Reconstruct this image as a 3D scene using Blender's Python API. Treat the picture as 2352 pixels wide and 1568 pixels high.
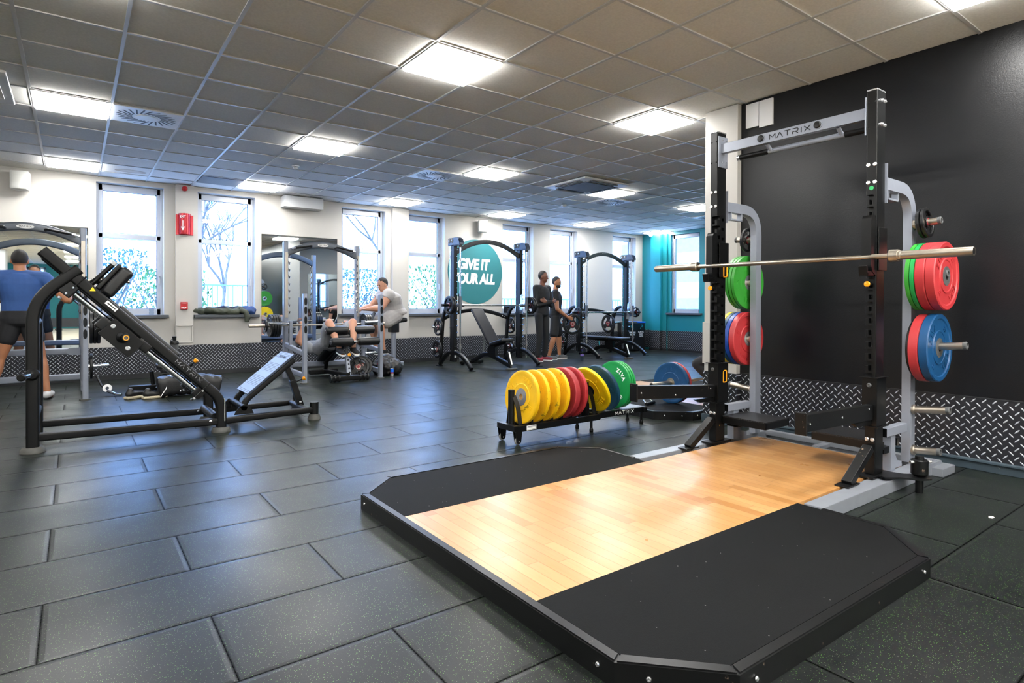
import bpy, bmesh, math, random
from mathutils import Vector, Matrix, Euler
random.seed(7)
for _o in list(bpy.data.objects): bpy.data.objects.remove(_o)
scene = bpy.context.scene
C = scene.collection
# ------------------------------------------------------------------ camera
FOC, CYP = 1360.77, 712.68
cam_d = bpy.data.cameras.new('camera'); cam = bpy.data.objects.new('camera', cam_d); C.objects.link(cam)
cF = Vector((0.5938, 0.8046, -0.0071)).normalized(); cR = Vector((0.8043, -0.5942, 0.0034))
cR = (cR - cF*cR.dot(cF)).normalized(); cU = cR.cross(cF)
cam.matrix_world = Matrix(((cR.x, cU.x, -cF.x, 0), (cR.y, cU.y, -cF.y, 0), (cR.z, cU.z, -cF.z, 1.14), (0, 0, 0, 1)))
cam_d.sensor_width = 36; cam_d.lens = FOC/2352*36; cam_d.shift_y = -(784-CYP)/2352
cam_d.clip_start = 0.05; cam_d.clip_end = 200
scene.camera = cam
# ------------------------------------------------------------------ view, world
scene.view_settings.view_transform = 'Standard'; scene.view_settings.look = 'None'
scene.view_settings.exposure = 0.5; scene.view_settings.gamma = 1.0; scene.view_settings.use_curve_mapping = False
scene.cycles.use_denoising = True
scene.cycles.max_bounces = 9; scene.cycles.diffuse_bounces = 5; scene.cycles.glossy_bounces = 5
scene.cycles.transparent_max_bounces = 12; scene.cycles.transmission_bounces = 4
scene.cycles.sample_clamp_indirect = 8
scene.cycles.caustics_reflective = False; scene.cycles.caustics_refractive = False
PANEL = 35.0      # strength of the ceiling light panels
SKY = 8.5         # strength of the daylight
w = bpy.data.worlds.new('daylight'); scene.world = w; w.use_nodes = True
wn = w.node_tree.nodes; wl = w.node_tree.links; wn.clear()
bg = wn.new('ShaderNodeBackground'); ou = wn.new('ShaderNodeOutputWorld')
tc = wn.new('ShaderNodeTexCoord'); sp = wn.new('ShaderNodeSeparateXYZ'); rp = wn.new('ShaderNodeValToRGB')
rp.color_ramp.elements[0].position = 0.0; rp.color_ramp.elements[0].color = (0.25, 0.48, 1.0, 1)
rp.color_ramp.elements[1].position = 0.7; rp.color_ramp.elements[1].color = (0.24, 0.45, 1.0, 1)
wl.new(tc.outputs['Generated'], sp.inputs[0]); wl.new(sp.outputs['Z'], rp.inputs[0])
wl.new(rp.outputs[0], bg.inputs['Color']); bg.inputs['Strength'].default_value = SKY
wl.new(bg.outputs[0], ou.inputs['Surface'])

sun_d = bpy.data.lights.new('sun', 'SUN'); sun_d.energy = 4.5; sun_d.angle = .02; sun_d.color = (1.0, .96, .9)
sun = bpy.data.objects.new('sun', sun_d); C.objects.link(sun); sun.rotation_euler = (math.radians(38), 0, math.radians(-12))
# ------------------------------------------------------------------ materials
def lin(h):
    h = h.lstrip('#'); v = [int(h[i:i+2], 16)/255 for i in (0, 2, 4)]
    return tuple(c/12.92 if c <= .04045 else ((c+.055)/1.055)**2.4 for c in v)
class NT:
    def __init__(s, name):
        s.m = bpy.data.materials.new(name); s.m.use_nodes = True
        s.n = s.m.node_tree.nodes; s.l = s.m.node_tree.links
        s.b = s.n['Principled BSDF']; s.pos = None
    def node(s, t, **k):
        x = s.n.new(t)
        for a, b in k.items(): setattr(x, a, b)
        return x
    def link(s, a, b): s.l.new(a, b)
    def inp(s, sock, v):
        if hasattr(v, 'is_output') or isinstance(v, bpy.types.NodeSocket): s.l.new(v, sock)
        else: sock.default_value = v
    def math(s, op, a, b=0.0, c=None):
        x = s.n.new('ShaderNodeMath'); x.operation = op
        s.inp(x.inputs[0], a); s.inp(x.inputs[1], b)
        if c is not None: s.inp(x.inputs[2], c)
        return x.outputs[0]
    def P(s):
        if s.pos is None:
            s.pos = s.node('ShaderNodeNewGeometry').outputs['Position']
        return s.pos
    def obj(s): return s.node('ShaderNodeTexCoord').outputs['Object']
    def xyz(s, v):
        x = s.n.new('ShaderNodeSeparateXYZ'); s.l.new(v, x.inputs[0]); return x.outputs
    def noise(s, scale, vec=None, detail=2.0, rough=.5):
        x = s.n.new('ShaderNodeTexNoise'); x.inputs['Scale'].default_value = scale
        x.inputs['Detail'].default_value = detail; x.inputs['Roughness'].default_value = rough
        s.l.new(vec if vec is not None else s.P(), x.inputs['Vector']); return x.outputs['Fac']
    def ramp(s, f, stops):
        x = s.n.new('ShaderNodeValToRGB'); s.l.new(f, x.inputs[0]); e = x.color_ramp.elements
        while len(e) < len(stops): e.new(.5)
        for i, (p_, c) in enumerate(stops):
            e[i].position = p_; e[i].color = tuple(c)+(1,) if len(c) == 3 else c
        return x.outputs[0]
    def mix(s, f, a, b):
        x = s.n.new('ShaderNodeMix'); x.data_type = 'RGBA'
        s.inp(x.inputs[0], f)
        for i, v in ((6, a), (7, b)):
            if isinstance(v, bpy.types.NodeSocket): s.l.new(v, x.inputs[i])
            else: x.inputs[i].default_value = tuple(v)+(1,)
        return x.outputs[2]
    def bump(s, h, strength=.3, dist=.01):
        x = s.n.new('ShaderNodeBump'); x.inputs['Strength'].default_value = strength; x.inputs['Distance'].default_value = dist
        s.l.new(h, x.inputs['Height']); s.l.new(x.outputs[0], s.b.inputs['Normal'])
def mat(name, col, rough=.5, metal=0.0, var=.06, vscale=6.0, bump=0.0, bscale=200.0, coat=0.0, spec=.5, wear=None):
    t = NT(name); c = lin(col) if isinstance(col, str) else col
    n = t.noise(vscale, t.obj(), 3.0)
    lo = tuple(x*(1-var) for x in c); hi = tuple(min(1, x*(1+var)) for x in c)
    colr = t.ramp(n, [(.3, lo), (.7, hi)])
    if wear:
        wn_ = t.noise(wear[1], t.obj(), 6.0, .7)
        msk = t.ramp(wn_, [(wear[2], (0, 0, 0)), (wear[2]+.03, (1, 1, 1))])
        colr = t.mix(msk, colr, lin(wear[0]))
    t.link(colr, t.b.inputs['Base Color'])
    t.b.inputs['Roughness'].default_value = rough; t.b.inputs['Metallic'].default_value = metal
    t.b.inputs['Coat Weight'].default_value = coat; t.b.inputs['Specular IOR Level'].default_value = spec
    if bump: t.bump(t.noise(bscale, t.obj(), 2.0), bump, .003)
    return t.m
def emat(name, col, strength):
    t = NT(name); t.b.inputs['Base Color'].default_value = (.9, .9, .9, 1)
    t.b.inputs['Emission Color'].default_value = tuple(col)+(1,); t.b.inputs['Emission Strength'].default_value = strength
    n = t.noise(3.0, t.obj()); t.link(t.ramp(n, [(.3, (.88, .88, .88)), (.7, (.92, .92, .92))]), t.b.inputs['Base Color'])
    return t.m
def thin_glass(name, tint, refl=.08):
    t = NT(name); tr = t.node('ShaderNodeBsdfTransparent'); tr.inputs[0].default_value = tuple(tint)+(1,)
    gl = t.node('ShaderNodeBsdfGlossy'); gl.inputs['Roughness'].default_value = .03
    fr = t.node('ShaderNodeFresnel'); fr.inputs[0].default_value = 1.45
    ge = t.node('ShaderNodeNewGeometry'); fac = t.math('MULTIPLY', fr.outputs[0], t.math('SUBTRACT', 1.0, ge.outputs['Backfacing']))
    mx = t.node('ShaderNodeMixShader'); t.link(fac, mx.inputs[0]); t.link(tr.outputs[0], mx.inputs[1]); t.link(gl.outputs[0], mx.inputs[2])
    t.link(mx.outputs[0], t.n['Material Output'].inputs['Surface']); return t.m

M = {}
M['pale_floor'] = mat('pale_bounce_floor', '#e3d8c2', .4)  # unseen rear floor, made pale to bounce light upwards
M['wall'] = mat('white_wall_paint', '#bbb8b2', .6, var=.02, vscale=1.5, bump=.05, bscale=120)
M['wall_white'] = mat('white_gloss_paint', '#c6c8cb', .35, var=.015, vscale=2)
M['teal'] = mat('teal_wall_paint', '#0f828f', .5, var=.03, vscale=1.5, bump=.05, bscale=120)
M['black_wall'] = mat('black_wall_paint', '#090b0f', .34, var=.08, vscale=1.2, bump=.22, bscale=130, spec=.38)
M['frame_white'] = mat('white_window_plastic', '#b3bac6', .3, var=.02)
M['sill'] = mat('charcoal_sill', '#474c52', .4, var=.04)
M['skirt'] = mat('slate_skirting_paint', '#3a4750', .4, var=.08, wear=('#8b949a', 9, .66))
M['plinth'] = mat('dark_skirting', '#1b1d20', .5)
M['black'] = mat('black_powder_coat', '#08090a', .33, var=.1, bump=.04, bscale=500, spec=.35)
M['black_worn'] = mat('worn_black_paint', '#0a0b0c', .36, var=.12, wear=('#6b5c50', 18, .66), bump=.03, bscale=400, spec=.35)
M['matt_black'] = mat('matt_black_paint', '#060708', .46, var=.08, bump=.05, bscale=700, spec=.28)
M['silver'] = mat('silver_powder_coat', '#8b919d', .34, .25, var=.05)
M['silver_worn'] = mat('worn_silver_coat', '#8e939b', .38, .35, var=.08, wear=('#6f665c', 24, .68))
M['gunmetal'] = mat('gunmetal_grey_coat', '#5c6168', .34, .4, var=.06)
M['dark_grey'] = mat('dark_grey_coat', '#232528', .35, .2, var=.06)
M['housing'] = mat('blue_grey_housing', '#3b4452', .35, .2)
M['chrome'] = mat('chromed_steel', '#d7dade', .14, 1.0, var=.04)
M['steel'] = mat('worn_bar_steel', '#b0a89b', .36, 1.0, var=.08, vscale=12)
M['zinc'] = mat('zinc_bolt_steel', '#d8dadd', .25, .8, var=.05)
M['darkhole'] = mat('dark_recess', '#050506', .8)
M['yellow'] = mat('yellow_bumper_rubber', '#e9b70c', .45, var=.08, vscale=9, wear=('#8d7416', 13, .62))
M['yellow_new'] = mat('clean_yellow_bumper_rubber', '#f2cf08', .42, var=.05, vscale=9)
M['red'] = mat('red_bumper_rubber', '#ad3034', .45, var=.07, vscale=9)
M['red_dark'] = mat('deep_red_bumper_rubber', '#9c2b31', .47, var=.08, vscale=9)
M['green'] = mat('green_bumper_rubber', '#178f45', .4, var=.05, vscale=9)
M['green_old'] = mat('grass_green_bumper_rubber', '#2f8a2c', .45, var=.07, vscale=9)
M['blue'] = mat('blue_bumper_rubber', '#0e4573', .42, var=.12, vscale=9)
M['blue_bright'] = mat('bright_blue_bumper_rubber', '#103f92', .42, var=.05, vscale=9)
M['navy'] = mat('navy_bumper_rubber', '#10405c', .45, var=.08, vscale=9)
M['rubber_black'] = mat('black_plate_rubber', '#0d0e10', .38, var=.08, vscale=9)
M['red_hub'] = mat('red_plate_badge', '#8f252e', .4)
M['pad'] = mat('black_vinyl_upholstery', '#101114', .38, var=.1, bump=.15, bscale=350)
M['orange'] = mat('orange_plastic', '#f2a113', .35)
M['alarm_red'] = mat('red_plastic', '#b3141b', .3)
M['sign_red'] = mat('red_sign_metal', '#a51a25', .22, .35)
M['white'] = mat('white_plastic', '#eeeeee', .4, var=.02)
M['offwhite'] = mat('grey_white_plastic', '#c6c9cb', .45, var=.02)
M['print_white'] = mat('white_print', '#f1f1ef', .5, var=.01)
M['print_black'] = mat('black_print', '#131313', .5)
M['print_grey'] = mat('grey_print', '#8b8d90', .5)
M['circle'] = mat('teal_vinyl_sticker', '#2b747b', .45, var=.03, vscale=.8)
M['speaker_grille'] = mat('white_speaker_grille', '#c9cac6', .6, bump=.4, bscale=900)
M['grille_dark'] = mat('dark_grille_mesh', '#4d4f50', .6, var=.1, bump=.5, bscale=500)
M['slot'] = mat('black_slot', '#0d1118', .6)
M['grey_rubber'] = mat('grey_rubber_foot', '#4b4b48', .6)
M['bin'] = mat('black_bin_plastic', '#0d0f12', .3)
M['bin_blue'] = mat('blue_bin_lid', '#1565d8', .35)
M['mirror'] = mat('mirror_silvering', '#cfd6d8', .015, 1.0, var=.005)
M['glass'] = thin_glass('window_glass', (.97, .99, 1.0))
M['clear'] = thin_glass('clear_plastic', (.80, .86, .92))
M['skin'] = mat('light_skin', '#c08c72', .5, var=.06, vscale=12)
M['skin_dark'] = mat('brown_skin', '#6f4532', .5, var=.06, vscale=12)
M['skin_tan'] = mat('tan_skin', '#a26d4d', .5, var=.06, vscale=12)
M['hair'] = mat('black_hair', '#141110', .7, bump=.6, bscale=300)
M['tee_blue'] = mat('blue_cotton', '#2a4d86', .8, var=.12, vscale=7, bump=.3, bscale=30)
M['cloth_black'] = mat('black_cloth', '#121317', .8, var=.15, vscale=7, bump=.3, bscale=30)
M['cloth_grey'] = mat('grey_marl_cloth', '#8b8d92', .85, var=.1, vscale=9, bump=.3, bscale=30)
M['cloth_light'] = mat('light_grey_cloth', '#aaa7a5', .85, var=.08, vscale=9, bump=.3, bscale=30)
M['cloth_navy'] = mat('navy_cloth', '#16223f', .8, var=.15, vscale=9, bump=.4, bscale=30)
M['cloth_olive'] = mat('olive_jacket_cloth', '#3b4034', .7, var=.25, vscale=9, bump=.6, bscale=22)
M['jacket_blue'] = mat('blue_jacket_cloth', '#1c3a6e', .55, var=.2, vscale=9, bump=.6, bscale=22)
M['bag'] = mat('black_nylon', '#0f0f11', .45, var=.2, bump=.6, bscale=25)
M['shoe_red'] = mat('burgundy_canvas', '#7d2431', .7)
M['sock'] = mat('white_sock', '#c9c9cb', .85)
M['leaf'] = mat('pale_green_leaves', '#3d6b3c', .6, var=.3, vscale=5)
M['leaf2'] = mat('blue_green_leaves', '#2d5f68', .6, var=.3, vscale=5)
M['bark'] = mat('grey_bark', '#5b5a58', .8, var=.2)
M['rail_blue'] = mat('blue_grey_railing_paint', '#5d7ea8', .5)
M['lamp_post'] = mat('slate_lamppost_paint', '#566f90', .5)
M['paving'] = mat('pale_paving', '#d9d9d4', .8, var=.1, vscale=2)
M['facade'] = mat('pale_facade', '#cfd4d8', .8, var=.05)
M['dark_glass'] = mat('blue_facade_glass', '#8fc4cc', .2)
M['panel'] = emat('light_diffuser', (1.0, .985, .955), PANEL)
M['led_green'] = emat('green_indicator', (.05, 1.0, .35), 60.0)

def ceiling_mat():
    t = NT('mineral_ceiling_tile'); n = t.noise(60, detail=3); n2 = t.noise(.9, detail=3)
    a = t.ramp(n, [(.3, lin('#e0ded8')), (.7, lin('#eceae4'))])
    a = t.mix(t.math('MULTIPLY', n2, .12), a, lin('#8d8a80'))
    # water stain on one tile
    x, y, z = t.xyz(t.P())
    d = t.math('SQRT', t.math('ADD', t.math('POWER', t.math('DIVIDE', t.math('SUBTRACT', x, .66), .26), 2.0), t.math('POWER', t.math('DIVIDE', t.math('SUBTRACT', y, 10.18), .17), 2.0)))
    d = t.math('ADD', d, t.math('MULTIPLY', t.noise(9), .5))
    st = t.ramp(d, [(0.6, (.35, .35, .35)), (1.12, (.8, .8, .8)), (1.2, (0, 0, 0))])
    a = t.mix(st, a, lin('#9c8a74'))
    t.link(a, t.b.inputs['Base Color']); t.b.inputs['Roughness'].default_value = .9
    t.bump(n, .25, .002); return t.m
M['tile'] = ceiling_mat()
M['tbar'] = mat('white_ceiling_grid', '#c2c3c2', .4, var=.02)

def floor_mat():
    t = NT('rubber_floor_tile'); p_ = t.P(); x, y, z = t.xyz(p_)
    W, Hh = 1.0, .467
    v = t.math('DIVIDE', t.math('SUBTRACT', y, 2.395), Hh); row = t.math('FLOOR', v); fv = t.math('SUBTRACT', v, row)
    odd = t.math('ABSOLUTE', t.math('MODULO', row, 2.0))
    u = t.math('ADD', t.math('DIVIDE', t.math('ADD', x, .10), W), t.math('MULTIPLY', odd, .5)); cu = t.math('FLOOR', u); fu = t.math('SUBTRACT', u, cu)
    du = t.math('MULTIPLY', t.math('MINIMUM', fu, t.math('SUBTRACT', 1.0, fu)), W)
    dv = t.math('MULTIPLY', t.math('MINIMUM', fv, t.math('SUBTRACT', 1.0, fv)), Hh)
    d = t.math('MINIMUM', du, dv)
    d = t.math('ADD', d, t.math('MULTIPLY', t.math('SUBTRACT', t.noise(90), .5), .004))
    gap = t.ramp(d, [(.002, (1, 1, 1)), (.0075, (0, 0, 0))])
    edge = t.ramp(d, [(.0, (1, 1, 1)), (.02, (0, 0, 0))])
    wn_ = t.node('ShaderNodeTexWhiteNoise'); wn_.noise_dimensions = '2D'
    cb = t.node('ShaderNodeCombineXYZ'); t.link(cu, cb.inputs[0]); t.link(row, cb.inputs[1]); t.link(cb.outputs[0], wn_.inputs[0])
    base = t.mix(wn_.outputs[0], lin('#0b0d0d'), lin('#111313'))
    base = t.mix(t.math('MULTIPLY', t.noise(1.6, detail=5), .5), base, lin('#232728'))
    vor = t.node('ShaderNodeTexVoronoi'); vor.inputs['Scale'].default_value = 260; t.link(p_, vor.inputs['Vector'])
    cs = t.xyz(vor.outputs['Color'])
    near = t.ramp(vor.outputs['Distance'], [(.26, (1, 1, 1)), (.36, (0, 0, 0))])
    fleckG = t.math('MULTIPLY', t.math('GREATER_THAN', cs[0], .88), near)
    fleckW = t.math('MULTIPLY', t.math('GREATER_THAN', cs[1], .94), near)
    base = t.mix(fleckG, base, lin('#5f8f45')); base = t.mix(fleckW, base, lin('#6b6d60'))
    base = t.mix(gap, base, lin('#040404'))
    t.link(base, t.b.inputs['Base Color'])
    r = t.ramp(t.noise(2.3, detail=5), [(.3, (.30, .30, .30)), (.7, (.40, .40, .40))]); t.link(r, t.b.inputs['Roughness'])
    h = t.math('SUBTRACT', t.math('MULTIPLY', t.noise(420, detail=2), .12), edge)
    t.bump(h, .5, .003); t.link(t.math('MULTIPLY', t.math('SUBTRACT', 1.0, gap), .26), t.b.inputs['Specular IOR Level'])
    return t.m
M['floor'] = floor_mat()

def mat_rubber(name, col):
    t = NT(name); p_ = t.P()
    vor = t.node('ShaderNodeTexVoronoi'); vor.inputs['Scale'].default_value = 55; t.link(p_, vor.inputs['Vector'])
    cs = t.xyz(vor.outputs['Color']); near = t.ramp(vor.outputs['Distance'], [(.09, (1, 1, 1)), (.14, (0, 0, 0))])
    f = t.math('MULTIPLY', t.math('GREATER_THAN', cs[0], .965), near)
    base = t.mix(t.noise(2.5, detail=6), tuple(c*.7 for c in lin(col)), tuple(c*1.5 for c in lin(col)))
    base = t.mix(f, base, lin('#8a8a86')); t.link(base, t.b.inputs['Base Color'])
    t.b.inputs['Roughness'].default_value = .75; t.b.inputs['Specular IOR Level'].default_value = .12; t.bump(t.noise(500), .4, .002); return t.m
M['mat_rubber'] = mat_rubber('platform_rubber_mat', '#08090a')

def wood_mat():
    t = NT('varnished_oak_strips'); x, y, z = t.xyz(t.P())
    pw = .062
    u = t.math('DIVIDE', x, pw); cu = t.math('FLOOR', u); fu = t.math('SUBTRACT', u, cu)
    w1 = t.node('ShaderNodeTexWhiteNoise'); w1.noise_dimensions = '1D'; t.link(cu, w1.inputs['W'])
    v = t.math('ADD', t.math('DIVIDE', y, .62), t.math('MULTIPLY', w1.outputs[0], 7.0)); cv = t.math('FLOOR', v); fv = t.math('SUBTRACT', v, cv)
    w2 = t.node('ShaderNodeTexWhiteNoise'); w2.noise_dimensions = '2D'
    cb = t.node('ShaderNodeCombineXYZ'); t.link(cu, cb.inputs[0]); t.link(cv, cb.inputs[1]); t.link(cb.outputs[0], w2.inputs[0])
    base = t.ramp(w2.outputs[0], [(0, lin('#9c6c3a')), (.15, lin('#aa7c49')), (.6, lin('#ae8150')), (1, lin('#b68b59'))])
    gm = t.node('ShaderNodeCombineXYZ'); t.link(t.math('MULTIPLY', x, 55.0), gm.inputs[0]); t.link(t.math('ADD', t.math('MULTIPLY', y, 3.5), t.math('MULTIPLY', w2.outputs[0], 30.0)), gm.inputs[1])
    gr = t.noise(1.0, gm.outputs[0], 5.0, .6)
    base = t.mix(t.ramp(gr, [(.42, (.0, .0, .0)), (.75, (.3, .3, .3))]), base, lin('#a06c35'))
    du = t.math('MULTIPLY', t.math('MINIMUM', fu, t.math('SUBTRACT', 1.0, fu)), pw); dv = t.math('MULTIPLY', t.math('MINIMUM', fv, t.math('SUBTRACT', 1.0, fv)), .62)
    gap = t.ramp(t.math('MINIMUM', du, dv), [(.0003, (.65, .65, .65)), (.0012, (0, 0, 0))])
    base = t.mix(gap, base, lin('#7d5426'))
    sc = t.ramp(t.noise(16, detail=7, rough=.75), [(.70, (0, 0, 0)), (.74, (.6, .6, .6))])
    base = t.mix(sc, base, lin('#8f7b63'))
    t.link(base, t.b.inputs['Base Color'])
    rr = t.ramp(t.noise(4, detail=6), [(.3, (.27, .27, .27)), (.75, (.40, .40, .40))]); t.link(rr, t.b.inputs['Roughness'])
    t.b.inputs['Coat Weight'].default_value = .1; t.b.inputs['Coat Roughness'].default_value = .2
    t.bump(t.math('ADD', t.math('MULTIPLY', gap, -1.0), t.math('MULTIPLY', t.noise(7, detail=1), .8)), .10, .002); return t.m
M['wood'] = wood_mat()

def tread_mat(name, axis, cell, base_col, loz_col, metal):
    """raised lozenges crossing at 45 degrees; axis = the horizontal coordinate of the surface"""
    t = NT(name); X = t.xyz(t.P()); hx = X[0] if axis == 'x' else X[1]
    vy = X[2] if axis != 'top' else X[0]
    if axis == 'top': hx = X[1]
    u = t.math('DIVIDE', t.math('ADD', hx, vy), cell*1.4142); v = t.math('DIVIDE', t.math('SUBTRACT', hx, vy), cell*1.4142)
    cu = t.math('FLOOR', u); cv = t.math('FLOOR', v)
    lu = t.math('SUBTRACT', t.math('SUBTRACT', u, cu), .5); lv = t.math('SUBTRACT', t.math('SUBTRACT', v, cv), .5)
    par = t.math('ABSOLUTE', t.math('MODULO', t.math('ADD', cu, cv), 2.0)); ipar = t.math('SUBTRACT', 1.0, par)
    a = t.math('DIVIDE', t.math('ADD', t.math('MULTIPLY', lu, par), t.math('MULTIPLY', lv, ipar)), .46)
    b = t.math('DIVIDE', t.math('ADD', t.math('MULTIPLY', lv, par), t.math('MULTIPLY', lu, ipar)), .108)
    r = t.math('ADD', t.math('MULTIPLY', a, a), t.math('MULTIPLY', b, b))
    m = t.ramp(r, [(.75, (1, 1, 1)), (1.0, (0, 0, 0))])
    base = t.mix(m, lin(base_col), lin(loz_col)); t.link(base, t.b.inputs['Base Color'])  # paler lozenge colour stands in for their reflections
    t.b.inputs['Metallic'].default_value = metal; t.b.inputs['Roughness'].default_value = .34
    t.bump(t.ramp(r, [(.0, (1, 1, 1)), (1.0, (0, 0, 0))]), .6, .004); return t.m
M['tread_x'] = tread_mat('chequer_plate_back', 'x', .040, '#2b2c31', '#b9bcc4', .35)
M['tread_y'] = tread_mat('chequer_plate_side', 'y', .043, '#2b2c31', '#b9bcc4', .35)
M['tread_top'] = tread_mat('black_chequer_step', 'top', .014, '#141416', '#34343a', .1)

def board_mat():
    t = NT('blue_grey_footplate'); x, y, z = t.xyz(t.obj())
    s = t.math('FRACT', t.math('MULTIPLY', x, 60.0)); bb = t.math('ABSOLUTE', t.math('SUBTRACT', t.math('FRACT', t.math('ADD', t.math('MULTIPLY', x, 5.4), .15)), .5))
    inx = t.math('LESS_THAN', t.math('ABSOLUTE', y), .19)
    ln = t.math('MULTIPLY', t.math('LESS_THAN', s, .28), t.math('LESS_THAN', bb, .33)); ln = t.math('MULTIPLY', ln, inx)
    e = t.math('MULTIPLY', t.math('GREATER_THAN', t.math('ABSOLUTE', y), .21), t.math('LESS_THAN', t.math('FRACT', t.math('MULTIPLY', y, 70.0)), .35))
    f = t.math('MAXIMUM', ln, e)
    t.link(t.mix(f, lin('#7f92b4'), lin('#2c3648')), t.b.inputs['Base Color']); t.b.inputs['Roughness'].default_value = .5
    t.bump(t.noise(300), .2, .002); return t.m
M['board'] = board_mat()
# ------------------------------------------------------------------ geometry helpers
OFF = {}
def V(*a): return Vector(a)
def frame_from(d, up=(0, 0, 1)):
    d = Vector(d).normalized(); up = Vector(up)
    if abs(d.dot(up)) > .999: up = Vector((1, 0, 0)) if abs(d.x) < .9 else Vector((0, 1, 0))
    s = d.cross(up).normalized(); u = s.cross(d).normalized()
    return s, u, d
def fillet(pts, r, n=6):
    pts = [Vector(p) for p in pts]; out = [pts[0]]
    for i in range(1, len(pts)-1):
        a, b, c = pts[i-1], pts[i], pts[i+1]; rr = r[i-1] if isinstance(r, (list, tuple)) else r
        d1 = (a-b); d2 = (c-b); L = min(d1.length, d2.length)*.49; rr = min(rr, L)
        p1 = b+d1.normalized()*rr; p2 = b+d2.normalized()*rr
        for k in range(n+1):
            t = k/n; out.append(p1*(1-t)**2 + b*2*t*(1-t) + p2*t*t)
    out.append(pts[-1]); return out
def arc(p0, pm, p1, n=14):
    """parabola-like bow through three points"""
    p0, pm, p1 = Vector(p0), Vector(pm), Vector(p1); c = pm*2-(p0+p1)*.5
    return [p0*(1-t)**2+c*2*t*(1-t)+p1*t*t for t in [k/n for k in range(n+1)]]
class B:
    def __init__(s): s.bm = bmesh.new()
    def _faces(s, vs, faces):
        out = []
        for f in faces:
            try: out.append(s.bm.faces.new([vs[i] for i in f]))
            except ValueError: pass
        return out
    def box(s, c, size, rot=None, bevel=0.0, seg=2):
        c = Vector(c); hx, hy, hz = [x/2 for x in size]
        m = rot if rot is not None else Matrix.Identity(3)
        vs = [s.bm.verts.new(c + m @ Vector((x*hx, y*hy, z*hz))) for x in (-1, 1) for y in (-1, 1) for z in (-1, 1)]
        fs = s._faces(vs, [(0, 1, 3, 2), (4, 6, 7, 5), (0, 4, 5, 1), (2, 3, 7, 6), (0, 2, 6, 4), (1, 5, 7, 3)])
        if bevel > 0:
            es = list({e for f in fs for e in f.edges})
            bmesh.ops.bevel(s.bm, geom=es, offset=min(bevel, min(size)*.49), segments=seg, affect='EDGES', profile=.5)
        return s
    def bb(s, lo, hi, bevel=0.0, seg=2):
        lo, hi = Vector(lo), Vector(hi); return s.box((lo+hi)/2, tuple(abs(x) for x in (hi-lo)), None, bevel, seg)
    def beam(s, p0, p1, w, h, up=(0, 0, 1), bevel=.004):
        p0, p1 = Vector(p0), Vector(p1); a, u, d = frame_from(p1-p0, up)
        rot = Matrix((a, u, d)).transposed()
        return s.box((p0+p1)/2, (w, h, (p1-p0).length), rot, bevel)
    def rings(s, rings, cap=True, closed=False):
        vr = [[s.bm.verts.new(p) for p in r] for r in rings]; n = len(vr[0])
        for a, b in zip(vr, vr[1:] + ([vr[0]] if closed else [])):
            for i in range(n):
                j = (i+1) % n
                try: s.bm.faces.new((a[i], a[j], b[j], b[i]))
                except ValueError: pass
        if cap and not closed:
            for r in (vr[0][::-1], vr[-1]):
                try: s.bm.faces.new(r)
                except ValueError: pass
        return s
    def sweep(s, pts, prof, up=(0, 0, 1), cap=True, scale=None):
        """prof: list of (side, up) offsets"""
        pts = [Vector(p) for p in pts]; rg = []; u_prev = Vector(up)
        for i, p in enumerate(pts):
            d = (pts[min(i+1, len(pts)-1)] - pts[max(i-1, 0)])
            if d.length < 1e-9: d = Vector((0, 0, 1))
            d.normalize()
            sd = d.cross(u_prev)
            if sd.length < 1e-4: sd = d.cross(Vector((1, 0, 0)) if abs(d.x) < .9 else Vector((0, 1, 0)))
            sd.normalize(); u = sd.cross(d).normalized()
            u_prev = u
            k = scale[i] if scale else 1.0
            rg.append([p + sd*(a*k) + u*(b*k) for a, b in prof])
        return s.rings(rg, cap)
    def tube(s, pts, r, n=14, up=(0, 0, 1), cap=True):
        pts = [Vector(p) for p in pts]
        if isinstance(r, (list, tuple)): r0 = 1.0; sc = list(r)
        else: r0 = r; sc = None
        prof = [(r0*math.cos(2*math.pi*k/n), r0*math.sin(2*math.pi*k/n)) for k in range(n)]
        return s.sweep(pts, prof, up, cap, sc)
    def oval(s, pts, w, h, up=(0, 0, 1), n=20, pw=.5):
        prof = []
        for k in range(n):
            a = 2*math.pi*k/n; c, q = math.cos(a), math.sin(a)
            prof.append((w/2*math.copysign(abs(c)**pw, c), h/2*math.copysign(abs(q)**pw, q)))
        return s.sweep(pts, prof, up)
    def cyl(s, p0, p1, r, r2=None, n=24, cap=True):
        p0, p1 = Vector(p0), Vector(p1); a, u, d = frame_from(p1-p0); r2 = r if r2 is None else r2
        return s.rings([[p + a*(q*math.cos(2*math.pi*k/n)) + u*(q*math.sin(2*math.pi*k/n)) for k in range(n)] for p, q in ((p0, r), (p1, r2))], cap)
    def lathe(s, prof, o, axis, n=48):
        """prof: (r, z) list along axis; closed ends where r==0"""
        o = Vector(o); a, u, d = frame_from(axis)
        rg = [[o + d*z + a*(max(r, 1e-5)*math.cos(2*math.pi*k/n)) + u*(max(r, 1e-5)*math.sin(2*math.pi*k/n)) for k in range(n)] for r, z in prof]
        return s.rings(rg, True)
    def ring(s, prof, o, axis, n=64):
        """closed profile turned round the axis (a torus-like body)"""
        o = Vector(o); a, u, d = frame_from(axis); vr = []
        for k in range(n):
            c, q = math.cos(2*math.pi*k/n), math.sin(2*math.pi*k/n)
            vr.append([s.bm.verts.new(o + d*z + a*(r*c) + u*(r*q)) for r, z in prof])
        m = len(prof)
        for k in range(n):
            A, Bq = vr[k], vr[(k+1) % n]
            for i in range(m):
                j = (i+1) % m; s.bm.faces.new((A[i], A[j], Bq[j], Bq[i]))
        return s
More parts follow.
